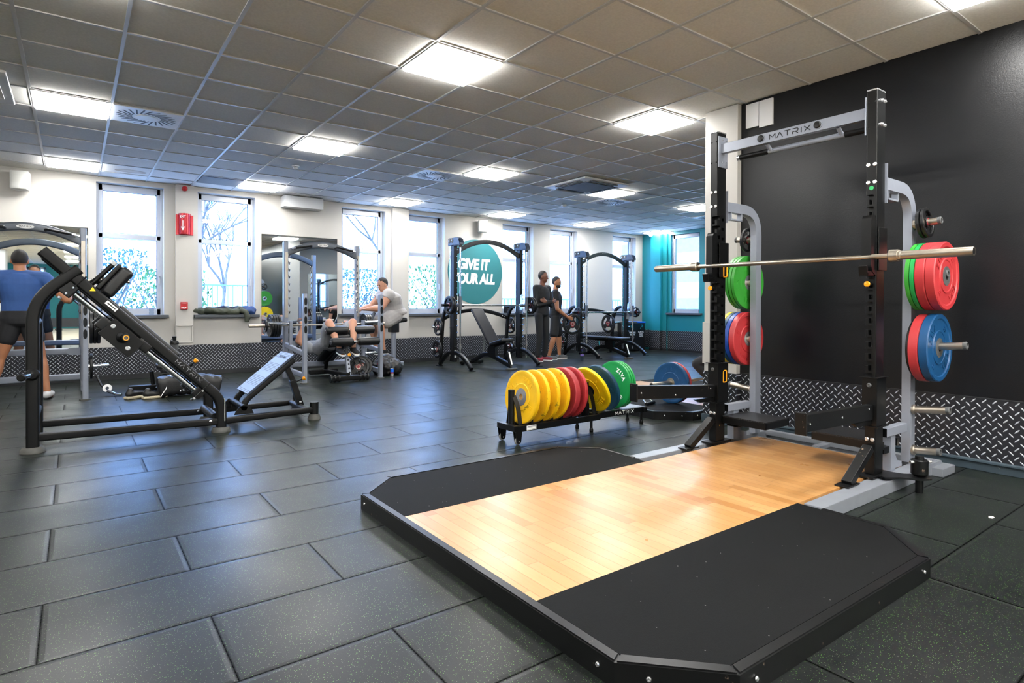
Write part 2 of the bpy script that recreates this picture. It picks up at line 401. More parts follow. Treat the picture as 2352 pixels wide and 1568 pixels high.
    def prism(s, poly, o, u, v, th):
        """2-D polygon in plane (u, v) from o, extruded th along u x v"""
        o, u, v = Vector(o), Vector(u), Vector(v); n = u.cross(v).normalized()
        a = [s.bm.verts.new(o+u*x+v*y) for x, y in poly]; b = [s.bm.verts.new(o+u*x+v*y+n*th) for x, y in poly]
        k = len(poly)
        try: s.bm.faces.new(a[::-1]); s.bm.faces.new(b)
        except ValueError: pass
        for i in range(k):
            j = (i+1) % k; s.bm.faces.new((a[i], a[j], b[j], b[i]))
        return s
    def ball(s, c, r, sc=(1, 1, 1), rot=None, seg=16):
        m = Matrix.Translation(Vector(c)) @ ((rot.to_4x4()) if rot is not None else Matrix.Identity(4)) @ Matrix.Diagonal((sc[0], sc[1], sc[2], 1))
        bmesh.ops.create_uvsphere(s.bm, u_segments=seg, v_segments=max(6, seg//2+2), radius=r, matrix=m); return s
    def cone(s, p0, p1, r0, r1, n=14):
        """tapered capsule"""
        p0, p1 = Vector(p0), Vector(p1); d = p1-p0; L = d.length
        if L < 1e-5: return s.ball(p0, r0)
        a, u, d = frame_from(d); rg = []
        for k in range(5):
            t = -math.pi/2 + k*math.pi/8; rg.append((r0*math.cos(t), r0*math.sin(t)))
        rg.append((r0, 0)); rg.append((r1, L))
        for k in range(1, 5): t = k*math.pi/8; rg.append((r1*math.cos(t), L+r1*math.sin(t)))
        return s.lathe(rg, p0, d, n)
    def mesh_from(s, me, mtx):
        t = bmesh.new(); t.from_mesh(me); t.transform(mtx); tmp = bpy.data.meshes.new('t'); t.to_mesh(tmp); t.free()
        s.bm.from_mesh(tmp); bpy.data.meshes.remove(tmp); return s
def root_of(o):
    while o.parent: o = o.parent
    return o
def part(name, b, m, parent=None, label=None, kind=None, ang=35, mods=None, smooth=True):
    bm = b.bm
    bmesh.ops.recalc_face_normals(bm, faces=bm.faces)
    if parent is not None:
        off = OFF.get(root_of(parent).name)
        if off is not None: bm.transform(Matrix.Translation(-off))
    me = bpy.data.meshes.new(name); bm.to_mesh(me); bm.free()
    me.materials.append(M[m] if isinstance(m, str) else m)
    if smooth:
        me.polygons.foreach_set('use_smooth', [True]*len(me.polygons)); me.set_sharp_from_angle(angle=math.radians(ang))
    o = bpy.data.objects.new(name, me); C.objects.link(o)
    if smooth and ang < 90 and len(me.polygons) < 3000:
        wn_ = o.modifiers.new('weighted', 'WEIGHTED_NORMAL'); wn_.keep_sharp = True; wn_.weight = 80
    if parent is not None: o.parent = parent
    if label: o['label'] = label
    if kind: o['kind'] = kind
    return o
def tag(o, label, cat, group=None):
    o['label'] = label; o['category'] = cat
    if group: o['group'] = group
    return o
def thing(name, label, cat, loc=(0, 0, 0), rz=0.0, group=None, world=True):
    o = bpy.data.objects.new(name, None); C.objects.link(o); o.location = loc; o.rotation_euler = (0, 0, rz); o.empty_display_size = .1
    if world: OFF[o.name] = Vector(loc)
    return tag(o, label, cat, group)
def solo(name, b, m, label, cat, group=None, base=None, **k):
    """a thing that is one mesh, its origin at its base"""
    bm = b.bm; bm.verts.ensure_lookup_table()
    xs = [v.co for v in bm.verts]; lo = Vector((min(v.x for v in xs), min(v.y for v in xs), min(v.z for v in xs))); hi = Vector((max(v.x for v in xs), max(v.y for v in xs), max(v.z for v in xs)))
    c = Vector(base) if base is not None else Vector(((lo.x+hi.x)/2, (lo.y+hi.y)/2, lo.z)); bm.transform(Matrix.Translation(-c))
    o = part(name, b, m, None, **k); o.location = c; return tag(o, label, cat, group)
def struct(name, b, m, parent=None):
    return part(name, b, m, parent, kind='structure')
def dup(root, loc=None, rot=None, label=None, group=None):
    kids = list(root.children); r = root.copy(); C.objects.link(r)
    if loc is not None: r.location = loc
    if rot is not None: r.rotation_euler = rot
    if label: r['label'] = label
    if group: r['group'] = group
    for ch in kids:
        c = ch.copy(); C.objects.link(c); c.parent = r
        for g in list(ch.children):
            d = g.copy(); C.objects.link(d); d.parent = c
    return r
_tc = {}
def text_mesh(txt, size, depth=.002, bold=0.0, shear=0.0, align='CENTER', spacing=1.0):
    key = (txt, size, depth, bold, shear, align, spacing)
    if key in _tc: return _tc[key]
    cu = bpy.data.curves.new('lettering', 'FONT'); cu.body = txt; cu.size = size; cu.extrude = depth/2; cu.offset = bold; cu.shear = shear
    cu.align_x = align; cu.align_y = 'CENTER'; cu.space_character = spacing; cu.resolution_u = 3
    o = bpy.data.objects.new('lettering', cu); C.objects.link(o)
    bpy.context.view_layer.update(); dg = bpy.context.evaluated_depsgraph_get()
    me = bpy.data.meshes.new_from_object(o.evaluated_get(dg)); bpy.data.objects.remove(o); bpy.data.curves.remove(cu)
    _tc[key] = me; return me
def textB(b, txt, size, o, u, v, **k):
    """text centred at o, reading along u, up along v"""
    u, v = Vector(u).normalized(), Vector(v).normalized(); n = u.cross(v)
    m = Matrix((u, v, n)).transposed().to_4x4(); m.translation = Vector(o)
    return b.mesh_from(text_mesh(txt, size, **k), m)
def text_fit(b, txt, o, u, v, W, H, **k):
    """text centred at o and stretched to width W and cap height H"""
    me = text_mesh(txt, 1.0, **k); xs = [q.co.x for q in me.vertices]; ys = [q.co.y for q in me.vertices]
    sx = W/(max(xs)-min(xs)); sy = H/(max(ys)-min(ys)); u, v = Vector(u).normalized(), Vector(v).normalized(); n = u.cross(v)
    c = Matrix.Diagonal((sx, sy, 1, 1)) @ Matrix.Translation((-(max(xs)+min(xs))/2, -(max(ys)+min(ys))/2, 0))
    m = Matrix((u, v, n)).transposed().to_4x4(); m.translation = Vector(o); return b.mesh_from(me, m @ c)
GLY = {'M': [((0, 0), (0, 1), (.5, .35), (1, 1), (1, 0))], 'A': [((0, 0), (.5, 1), (1, 0))], 'T': [((-.05, 1), (1.05, 1)), ((.5, 1), (.5, 0))],
       'R': [((.05, 0), (.05, .45), (.85, .45), (1, .6), (1, .85), (.85, 1), (.05, 1)), ((.55, .42), (1, 0))], 'I': [((.5, 0), (.5, 1))], 'X': [((0, 0), (1, 1)), ((0, 1), (1, 0))]}
def strokes(b, word, o, u, v, h, w, gap, st, th=.0015):
    """thin-stroke capitals"""
    u, v = Vector(u).normalized(), Vector(v).normalized(); n = u.cross(v); o = Vector(o)
    tot = sum((w*.35 if c == 'I' else w) for c in word)+gap*(len(word)-1); x = -tot/2
    for c in word:
        cw = w*.35 if c == 'I' else w
        for pl in GLY[c]:
            for a, q in zip(pl, pl[1:]):
                p0 = o+u*(x+a[0]*cw)+v*((a[1]-.5)*h)+n*th/2; p1 = o+u*(x+q[0]*cw)+v*((q[1]-.5)*h)+n*th/2
                b.beam(p0, p1, st, th, up=n, bevel=0)
        x += cw+gap
    return b
def bolts(parent, pts, axis, r=.011, h=.006, m='zinc', name='bolt', each=True):
    a = Vector(axis).normalized()
    for p_ in pts:
        b = B(); b.lathe([(0, 0), (r, 0), (r, h*.4), (r*.75, h), (r*.35, h), (r*.3, h*.6), (0, h*.6)], p_, a, 16); part(name, b, m, parent)
def remeshed(b, voxel, smooth=2, it=4):
    bmesh.ops.recalc_face_normals(b.bm, faces=b.bm.faces)
    me = bpy.data.meshes.new('t'); b.bm.to_mesh(me); b.bm.free()
    o = bpy.data.objects.new('t', me); C.objects.link(o)
    r = o.modifiers.new('r', 'REMESH'); r.mode = 'VOXEL'; r.voxel_size = voxel; r.use_smooth_shade = True
    s = o.modifiers.new('s', 'SMOOTH'); s.iterations = it; s.factor = .5
    bpy.context.view_layer.update(); dg = bpy.context.evaluated_depsgraph_get()
    m2 = bpy.data.meshes.new_from_object(o.evaluated_get(dg)); bpy.data.objects.remove(o); bpy.data.meshes.remove(me)
    q = B(); q.bm.from_mesh(m2); bpy.data.meshes.remove(m2); return q
def boolean_cut(b, cutter):
    bmesh.ops.recalc_face_normals(b.bm, faces=b.bm.faces); bmesh.ops.recalc_face_normals(cutter.bm, faces=cutter.bm.faces)
    ms = []
    for x in (b, cutter):
        me = bpy.data.meshes.new('t'); x.bm.to_mesh(me); x.bm.free(); o = bpy.data.objects.new('t', me); C.objects.link(o); ms.append(o)
    md = ms[0].modifiers.new('b', 'BOOLEAN'); md.operation = 'DIFFERENCE'; md.object = ms[1]; md.solver = 'EXACT'; md.use_self = True
    bpy.context.view_layer.update(); dg = bpy.context.evaluated_depsgraph_get()
    m2 = bpy.data.meshes.new_from_object(ms[0].evaluated_get(dg))
    for o in ms: bpy.data.objects.remove(o)
    q = B(); q.bm.from_mesh(m2); bpy.data.meshes.remove(m2); return q
# ------------------------------------------------------------------ the room
CH = 3.06
YW = 10.85      # window wall, inner face
XB = 5.12       # black wall
XT = 12.4       # teal wall
GX, GY, DX, DY = -.3223, 5.0099, .6107, .6
b = B(); b.bb((-5.3, -1.0, -.12), (12.7, 11.2, 0)); struct('floor', b, 'floor')
b = B(); b.bb((-5.3, -14.3, -.12), (12.7, -1.0, 0)); struct('floor_rear', b, 'pale_floor')  # pale zone added behind the camera to bounce light onto the ceiling
b = B(); b.bb((-5.3, -14.3, CH+.012), (12.7, 11.2, CH+.15)); struct('ceiling', b, 'tile')
b = B()
k0, k1 = int((-5.0-GX)/DX), int((12.4-GX)/DX)
for i in range(k0, k1+1): b.bb((GX+i*DX-.012, -14, CH+.003), (GX+i*DX+.012, YW, CH+.014))
for j in range(int((-14-GY)/DY), int((YW-GY)/DY)+1): b.bb((-5, GY+j*DY-.0119, CH+.0035), (12.4, GY+j*DY+.0119, CH+.0145))
struct('trim_1', b, 'tbar')
# window wall with openings
WINS = [(.26, 1.14), (1.62, 2.50), (4.03, 4.91), (5.37, 6.25), (7.74, 8.62), (9.13, 10.01), (11.25, 12.13)]
ZS, ZH = .982, 2.99
b = B(); xs = [-5.2]
for a, c in WINS: xs += [a, c]
xs.append(12.6)
for i in range(0, len(xs), 2): b.bb((xs[i], YW, ZS), (xs[i+1], YW+.28, ZH))
b.bb((-5.2, YW, 0), (12.6, YW+.28, ZS)); b.bb((-5.2, YW, ZH), (12.6, YW+.28, CH+.01))
b.bb((1.295, YW-.1, 0), (1.54, YW+.01, CH)); b.bb((5.02, YW-.1, 0), (5.37, YW+.01, CH))
struct('wall_back', b, 'wall')
def window(n, a, c, y, zs, zh, xplane=None, m='frame_white'):
    """frame with a transom, two panes and a handle; opening from a to c"""
    w_ = thing('window_%d' % n, '', '', world=True); del w_['label']; del w_['category']; w_['kind'] = 'structure'
    def P(h, d, z):   # h along the wall, d into the wall
        return (h, y+d, z) if xplane is None else (xplane+d, h, z)
    fb = B(); zt = 2.205; fw = .085
    for h0, h1, z0, z1 in ((a, a+fw, zs, zh), (c-fw, c, zs, zh), (a, c, zs, zs+.10), (a, c, zh-.10, zh), (a, c, zt-.035, zt+.035)):
        fb.bb(P(h0, 0, z0), P(h1, .06, z1), .006)
    # slim outer frame
    for h0, h1, z0, z1 in ((a, a+.035, zs, zh), (c-.035, c, zs, zh)): fb.bb(P(h0, -.012, z0), P(h1, .0, z1), .003)
    struct('window_frame', fb, m, w_)
    for z0, z1 in ((zs+.09, zt-.03), (zt+.03, zh-.09)):
        pb = B(); pb.bb(P(a+fw-.01, .026, z0), P(c-fw+.01, .034, z1)); struct('window_pane', pb, 'glass', w_)
        gb = B()
        for h0, h1, q0, q1 in ((a+fw, a+fw+.006, z0, z1), (c-fw-.006, c-fw, z0, z1), (a+fw, c-fw, z0+.01, z0+.016), (a+fw, c-fw, z1-.016, z1-.01)): gb.bb(P(h0, .018, q0), P(h1, .026, q1))
        struct('window_gasket', gb, 'darkhole', w_)
    hb = B(); hx = c-.05; hb.bb(P(hx-.012, -.014, 1.48), P(hx+.012, 0, 1.60), .003); hb.bb(P(hx-.009, -.045, 1.49), P(hx+.009, -.03, 1.60), .003); hb.bb(P(hx-.009, -.045, 1.575), P(hx+.009, 0, 1.60), .003)
    struct('window_handle', hb, 'offwhite', w_)
    return w_
for i, (a, c) in enumerate(WINS): window(i+1, a, c, YW+.16, ZS, ZH)
for i, (a, c) in enumerate(WINS):
    s0, s1 = a-.06, c+.06
    if i == 2: s0 = a-.07
    b = B(); b.bb((s0, YW-.09, .935), (s1, YW+.17, .985), .008); struct('trim_%d' % (i+2), b, 'sill')
# hatch panel on the first pier
b = B()
for lo, hi in (((1.30, 0, .80), (1.535, 0, .82)), ((1.30, 0, .535), (1.535, 0, .555)), ((1.30, 0, .535), (1.32, 0, .82)), ((1.515, 0, .535), (1.535, 0, .82))):
    b.bb((lo[0], YW-.112, lo[2]), (hi[0], YW-.10, hi[2]), .002)
struct('trim_9', b, 'wall')
# chequer plate along the window wall, wrapping the piers, with skirting
def plate_run(b, segs, z0, z1, t=.008):
    for (x0, x1, y) in segs: b.bb((x0, y-t, z0), (x1, y, z1))
b = B(); plate_run(b, [(-5, 1.287, YW), (1.548, 5.012, YW), (5.378, 12.39, YW), (1.287, 1.548, YW-.1), (5.012, 5.378, YW-.1)], .075, .495)
for x in (1.287, 1.540, 5.012, 5.370): b.bb((x, YW-.1, .075), (x+.008, YW, .495))
struct('trim_10', b, 'tread_x')
b = B(); plate_run(b, [(-5, 1.28, YW), (1.555, 5.005, YW), (5.385, 12.38, YW), (1.28, 1.555, YW-.1), (5.005, 5.385, YW-.1)], 0, .078, .02)
struct('baseboard_back', b, 'plinth')
# black partition wall on the right with its white end pier
b = B(); b.bb((XB, -1.4, 0), (XB+.2, 3.27, CH+.01)); struct('wall_right', b, 'black_wall')
b = B(); b.bb((XB, -14, 0), (XB+.2, -1.4, CH+.01)); struct('wall_right_rear', b, 'wall_white')  # out-of-view stretch made white to throw more light on the ceiling
b = B(); b.bb((5.06, 3.262, 0), (XB+.3, 3.618, CH+.005)); b.bb((5.045, 3.40, .58), (5.09, 3.63, .99)); struct('wall_right_pier', b, 'wall')
b = B(); b.bb((XB-.02, 2.937, 2.80), (XB+.0, 3.07, 3.045), .003); b.bb((XB-.02, 3.075, 2.82), (XB+.0, 3.205, 3.045), .003); struct('trim_11', b, 'white')
b = B(); b.bb((XB-.008, -1.4, .078), (XB, 3.262, .504)); b.bb((5.052, 3.262, .078), (5.06, 3.618, .504)); b.bb((5.052, 3.254, .078), (XB, 3.262, .504)); b.bb((5.052, 3.618, .078), (5.3, 3.626, .504))
struct('trim_12', b, 'tread_y')
b = B(); b.bb((XB-.012, -1.4, .504), (XB, 3.254, .512)); struct('trim_13', b, 'plinth')
b = B(); b.bb((XB-.03, -14, 0), (XB, 3.24, .065), .006); b.bb((XB-.05, -14, .062), (XB, 3.24, .078), .004); b.bb((5.03, 3.24, 0), (5.06, 3.63, .078), .004); struct('baseboard_right', b, 'skirt')
# teal wall at the far right, with stepped piers and a window
b = B(); b.bb((XT, 9.90, 0), (XT+.25, YW+.2, CH+.01)); b.bb((XT, 1.8, 0), (XT+.25, 9.02, CH+.01)); b.bb((XT, 9.02, 0), (XT+.25, 9.90, ZS)); b.bb((XT, 9.02, ZH), (XT+.25, 9.90, CH+.01))
b.bb((XT-.15, 10.12, 0), (XT+.01, 10.44, CH)); b.bb((XT-.05, 9.99, 0), (XT+.01, 10.12, CH))
struct('wall_far', b, 'teal')
window(8, 9.02, 9.90, 0, ZS, ZH, xplane=XT+.08)
b = B(); b.bb((XT-.10, 8.93, .935), (XT+.1, 9.98, .985), .008); struct('trim_14', b, 'sill')
b = B(); b.bb((XT-.008, 1.8, .05), (XT, 9.98, .52)); b.bb((XT-.058, 9.98, .05), (XT-.05, 10.11, .52)); b.bb((XT-.158, 10.11, .05), (XT-.15, 10.45, .52)); b.bb((XT-.15, 10.112, .05), (XT, 10.12, .52)); b.bb((XT-.008, 10.45, .05), (XT, YW, .52)); struct('trim_15', b, 'tread_y')
b = B(); b.bb((XT-.02, 1.8, 0), (XT, 9.97, .055)); b.bb((XT-.07, 9.97, 0), (XT-.05, 10.10, .055)); b.bb((XT-.17, 10.10, 0), (XT-.15, 10.46, .055)); b.bb((XT-.15, 10.10, 0), (XT, 10.12, .055)); struct('baseboard_far', b, 'plinth')
# walls out of shot, seen only in the mirrors: behind the partition, behind the camera, at the left
b = B(); b.bb((5.32, 1.7, 0), (12.6, 1.9, CH+.01)); struct('wall_inner', b, 'wall')
b = B(); b.bb((-5.2, -14.2, 0), (-1.8, -14.0, CH+.01)); b.bb((-1.1, -14.2, 0), (5.3, -14.0, CH+.01)); b.bb((-1.8, -14.2, 0), (-1.1, -14.0, 1.0)); b.bb((-1.8, -14.2, 2.9), (-1.1, -14.0, CH+.01)); struct('wall_front', b, 'teal')
window(9, -1.8, -1.1, -14.12, 1.0, 2.9)
b = B(); b.bb((-2.75, -6.3, 0), (-1.95, -5.5, CH)); struct('wall_column', b, 'wall_white')
b = B(); b.bb((-5.2, -14.2, 0), (-5.0, YW, CH+.01)); struct('wall_left', b, 'wall')
b = B(); b.bb((-5.0, -14.0, .07), (5.1, -13.99, .5)); struct('trim_16', b, 'tread_x')
# mirrors
def mirror(label, lo, hi):
    b = B(); b.bb(lo, hi); o = solo('wall_mirror', b, 'mirror', label, 'mirror', smooth=False); return o
mirror('frameless wall mirror behind the person in the blue top, at the left edge', (-1.6, YW-.006, .50), (.16, YW, 2.285))
mirror('frameless wall mirror between two windows, behind the silver rack with the bench', (2.602, YW-.016, .50), (3.94, YW-.008, 2.38))
mirror('dark edged mirror seen only as a reflection', (6.2, 1.9, .6), (9.2, 1.912, 2.2))
# round wall sticker with a slogan
t = thing('wall_sticker', 'round teal wall sticker with a white two-line slogan in capitals', 'wall sticker', (7.02, YW, 1.83))
b = B(); b.cyl((7.02, YW-.001, 1.885), (7.02, YW-.004, 1.885), .70, n=96); part('disc', b, 'circle', t)
b = B(); text_fit(b, 'GIVE IT', (6.985, YW-.005, 2.05), (1, 0, 0), (0, 0, 1), .83, .245, bold=.05, shear=.15, depth=.002, spacing=.95); part('lettering', b, 'print_white', t)
b = B(); text_fit(b, 'YOUR ALL', (6.975, YW-.005, 1.735), (1, 0, 0), (0, 0, 1), 1.10, .245, bold=.05, shear=.15, depth=.002, spacing=.95); part('lettering', b, 'print_white', t)

# ------------------------------------------------------------------ ceiling fittings
def cellc(i, j): return GX+(i+.5)*DX, GY+(j+.5)*DY
lights = {}
LAB = {(4, -2): 'largest square light panel in view, near the top centre', (8, -2): 'bright ceiling light panel just left of the white pier, above the far benches',
 (0, -2): 'ceiling light panel above the top edge of the view', (0, 3): 'ceiling light panel left of the round swirl vent, top left', (4, 3): 'ceiling light panel above the second window from the left, mid ceiling',
 (8, 3): 'ceiling light panel between a swirl vent and the air conditioning cassette', (12, 3): 'ceiling light panel touching the right corner of the air conditioning cassette',
 (16, 3): 'ceiling light panel partly hidden behind the white pier', (0, 8): 'ceiling light panel nearest the wall speaker at the far left', (4, 8): 'ceiling light panel beside the dark mesh grille above the windows',
 (8, 8): 'ceiling light panel above the third window, next to the wall', (12, 8): 'ceiling light panel above the round teal sticker', (16, 8): 'ceiling light panel above the window behind the standing people',
 (20, 8): 'ceiling light panel at the teal corner by the security camera', (7, -7): 'ceiling light panel cut by the top right corner of the view',
 (0, -7): 'ceiling light panel behind the viewpoint on the left', (4, -7): 'ceiling light panel behind the viewpoint, middle', (-4, -2): 'ceiling light panel left of the view, nearest the viewpoint', (-4, 3): 'ceiling light panel left of the view, middle row', (-4, 8): 'ceiling light panel left of the view, by the windows',
 (0, -12): 'rear ceiling light panel seen only in the mirror, nearer row left', (4, -12): 'rear ceiling light panel seen only in the mirror, nearer row right', (0, -17): 'rear ceiling light panel seen only in the mirror, middle row left', (4, -17): 'rear ceiling light panel seen only in the mirror, middle row right', (0, -22): 'rear ceiling light panel seen only in the mirror, fourth row left', (4, -22): 'rear ceiling light panel seen only in the mirror, fourth row right', (0, -27): 'rear ceiling light panel seen only in the mirror, by the back wall', (-4, -17): 'rear ceiling light panel at the far left, third row', (-4, -22): 'rear ceiling light panel at the far left, fourth row',
 (12, -2): 'ceiling light panel hidden behind the pier, nearer the inner wall', (16, -2): 'ceiling light panel in the far corner behind the pier', (7, -12): 'added rear ceiling light panel behind the viewpoint near the right wall', (-4, -7): 'added rear ceiling light panel behind the viewpoint near the left wall', (-4, -12): 'added rear ceiling light panel in the back left of the room', (2, -10): 'added rear ceiling light panel between the rows behind the viewpoint', (5, -9): 'added ceiling light panel just behind the viewpoint, right side', (7, -10): 'added ceiling light panel behind the viewpoint beside the right wall', (5, -12): 'added ceiling light panel two rows behind the viewpoint, right side', (7, -14): 'added ceiling light panel farther behind the viewpoint by the right wall', (20, 3): 'ceiling light panel by the teal wall behind the pier'}  # rear and behind-viewpoint panels here are added to brighten the near ceiling
proto = None
for (i, j), lab in LAB.items():
    x, y = cellc(i, j)
    if proto is None:
        proto = thing('ceiling_light', lab, 'ceiling light', (x, y, CH), 0, 'square ceiling light panels', world=False)
        b = B()
        for sx, sy, lx, ly in ((0, .289, .60, .012), (0, -.289, .60, .012), (.294, 0, .012, .60), (-.294, 0, .012, .60)): b.box((sx, sy, .002), (lx, ly, .012))
        part('frame', b, 'white', proto)
        b = B(); b.box((0, 0, -.010), (.570, .560, .024), None, .003); part('diffuser', b, 'panel', proto)  # dropped below the tiles so its glowing sides brighten the ceiling
    else: dup(proto, (x, y, CH), None, lab)
for nm, (x, y) in {'green standby light at the near corner of the largest ceiling light panel': (2.665, 3.84), 'small green standby light beside the ceiling panel above the round sticker': (7.56, 9.83)}.items():
    b = B(); b.ball((x, y, CH-.004), .006, (1, 1, .6), seg=12); solo('indicator_light', b, 'led_green', nm, 'indicator light')
def swirl(loc, lab, first=[None]):
    if first[0] is not None: return dup(first[0], loc, None, lab)
    t = thing('swirl_vent', lab, 'air vent', loc, 0, 'square swirl air vents', world=False); first[0] = t
    b = B(); b.box((0, 0, -.002), (.594, .584, .012), None, .003); part('face_plate', b, 'white', t)
    b = B()
    for k in range(24):
        a = 2*math.pi*k/24; rm = .192; c = Vector((rm*math.cos(a), rm*math.sin(a), -.0085)); an = a + .42
        b.box(c, (.15, .015, .002), Matrix.Rotation(an, 3, 'Z'))
    part('slots', b, 'slot', t)
    b = B(); b.lathe([(0, 0), (.098, 0), (.098, -.003), (.094, -.005), (0, -.005)], (0, 0, -.008), (0, 0, 1), 40); part('hub', b, 'white', t); return t
swirl(cellc(1, 3)+(CH,), 'square swirl air vent beside the light panel at top left')
swirl(cellc(7, 4)+(CH,), 'square swirl air vent left of the ceiling light in the middle')
swirl(cellc(13, 4)+(CH,), 'square swirl air vent behind the air conditioning cassette')
swirl(cellc(18, 4)+(CH,), 'square swirl air vent in teal light, half hidden by the white pier')
def cassette(cx, cy, lab):
    t = thing('air_conditioning_cassette', lab, 'air conditioner', (cx, cy, CH-.03), 0, world=True); z = CH
    b = B(); b.box((cx, cy, z-.016), (.96, .96, .03), None, .012); part('casing', b, 'white', t)
    for k in range(4):
        a = k*math.pi/2; dx, dy = math.cos(a), math.sin(a); rot = Matrix.Rotation(a, 3, 'Z')
        b = B(); b.box((cx+dx*.375, cy+dy*.375, z-.032), (.075, .56, .004), rot); part('air_slot', b, 'darkhole', t)
        b = B(); b.box((cx+dx*.395, cy+dy*.395, z-.036), (.045, .55, .004), rot @ Matrix.Rotation(.35, 3, 'Y')); part('flap', b, 'offwhite', t)
    b = B(); b.box((cx, cy, z-.034), (.60, .60, .012), None, .004); part('intake_grille', b, 'grille_dark', t)
cassette(6.52, 6.86, 'square white air conditioning cassette with dark grille, in the ceiling near the middle')
cassette(-.93, 6.86, 'white air conditioning cassette cut by the left edge of the view')
b = B(); cx, cy = cellc(3, 8); b.box((cx, cy, CH+.002), (.57, .56, .01)); solo('ceiling_grille', b, 'grille_dark', 'dark square mesh grille in the ceiling above the second window', 'ceiling grille')
for (x, y), lab in {(2.45, 8.35): 'small round smoke detector on the left part of the ceiling', (7.44, 8.44): 'small round smoke detector in front of the swirl vent behind the cassette'}.items():
    t = thing('smoke_detector', lab, 'smoke detector', (x, y, CH-.05), 0, 'smoke detectors')
    b = B(); b.lathe([(0, 0), (.05, 0), (.05, -.015), (.04, -.02), (0, -.02)], (x, y, CH+.004), (0, 0, 1), 28); part('base', b, 'white', t)
    b = B(); b.lathe([(0, -.012), (.034, -.014), (.034, -.034), (.024, -.046), (0, -.048)], (x, y, CH+.004), (0, 0, 1), 28); part('sensor_head', b, 'white', t)
t = thing('security_camera', 'white dome security camera under the ceiling at the teal corner', 'security camera', (12.2, 10.1, CH-.09))
b = B(); b.lathe([(0, 0), (.06, 0), (.06, -.03), (.0, -.03)], (12.15, 10.35, CH), (0, 0, 1), 28); part('base', b, 'white', t)
b = B(); b.ball((12.15, 10.35, CH-.045), .048, seg=20); part('dome', b, 'offwhite', t)
def speaker(x, lab, tilt):
    y = YW-.13; z = 2.865; R = Matrix.Rotation(tilt, 3, 'Z')
    t = thing('wall_speaker', lab, 'speaker', (x, y, 2.73), 0, 'white wall speakers')
    def pr(pts, z0, z1, b):
        rg = []
        for zz, k in ((z0, .9), (z0+.02, 1), (z1-.02, 1), (z1, .9)): rg.append([Vector((x, y, zz)) + R @ Vector((p_[0]*k, p_[1]*k, 0)) for p_ in pts])
        return b.rings(rg)
    front = [(.10*math.sin(a), -.085-.022*math.cos(a)) for a in [(-1.3+2.6*k/8) for k in range(9)]]
    b = B(); pr([(.105, -.07), (.09, .07), (-.09, .07), (-.105, -.07)][::-1]+[], 2.735, 2.995, b); part('cabinet', b, 'white', t)
    b = B(); pr([(-.10, -.068)]+front+[(.10, -.068)], 2.74, 2.99, b); part('grille', b, 'speaker_grille', t)
    b = B(); b.bb((x-.02, y+.06, 2.84), (x+.02, YW+.0, 2.90), .004); part('bracket', b, 'grille_dark', t)
speaker(-.60, 'white wall speaker high on the wall at the far left', -.25)
speaker(7.11, 'white wall speaker high above the round teal sticker', -.35)
b = B(); b.bb((2.92, YW-.25, 2.86), (3.60, YW, 3.055), .006); solo('ceiling_trunking_box', b, 'wall_white', 'white boxed duct under the ceiling above the second mirror', 'duct box')
# things on the pier between the first two windows
px_, py_ = 1.415, YW-.10
b = B(); b.lathe([(0, 0), (.042, 0), (.042, .02), (.038, .045), (.018, .06), (0, .062)], (px_, py_, 3.0), (0, -1, 0), 28); solo('alarm_sounder', b, 'alarm_red', 'round red alarm sounder at the top of the pier between the windows', 'alarm')
t = thing('exit_sign', 'curved red projecting sign with a white down arrow on the pier', 'sign', (px_, py_, 2.25))
b = B(); b.bb((px_-.125, py_-.006, 2.26), (px_+.125, py_, 2.58)); part('back_plate', b, 'sign_red', t)
b = B(); n = 12; arcp = [(-.085+.17*k/n, .085*math.sin(math.pi*k/n)**.8) for k in range(n+1)]
pts = arcp+[(x_*.97, y_-.004) for x_, y_ in arcp[::-1]]
b.rings([[Vector((px_+q[0], py_-.006-max(q[1], 0), z_)) for q in pts] for z_ in (2.27, 2.60)]); part('curved_face', b, 'sign_red', t)
def on_arc(u): return Vector((px_-.085+.17*u, py_-.0085-.085*math.sin(math.pi*u)**.8, 0))
b = B()
for a_, z_ in (((.30, .30), (2.49, 2.33)), ((.18, .30), (2.385, 2.33)), ((.42, .30), (2.385, 2.33))):
    p0 = on_arc(a_[0]); p1 = on_arc(a_[1]); b.beam(p0+V(0, 0, z_[0]), p1+V(0, 0, z_[1]), .010, .003, up=(-.6, -1, 0), bevel=0)
part('arrow', b, 'print_white', t)
b = B(); ud = (on_arc(.45)-on_arc(.15)).normalized(); textB(b, 'EXIT', .046, on_arc(.30)+V(0, -.004, 2.545), ud, (0, 0, 1), bold=.001); part('lettering', b, 'print_white', t)
t = thing('emergency_call_point', 'small red emergency call point on the pier, with white lettering', 'call point', (1.405, py_, 1.065))
b = B(); b.bb((1.355, py_-.05, 1.07), (1.455, py_, 1.19), .006); part('housing', b, 'alarm_red', t)
b = B(); textB(b, 'EMERGENCY', .014, (1.405, py_-.0515, 1.172), (1, 0, 0), (0, 0, 1)); textB(b, 'HELP', .032, (1.398, py_-.0515, 1.095), (1, 0, 0), (0, 0, 1), bold=.001); part('lettering', b, 'print_white', t)

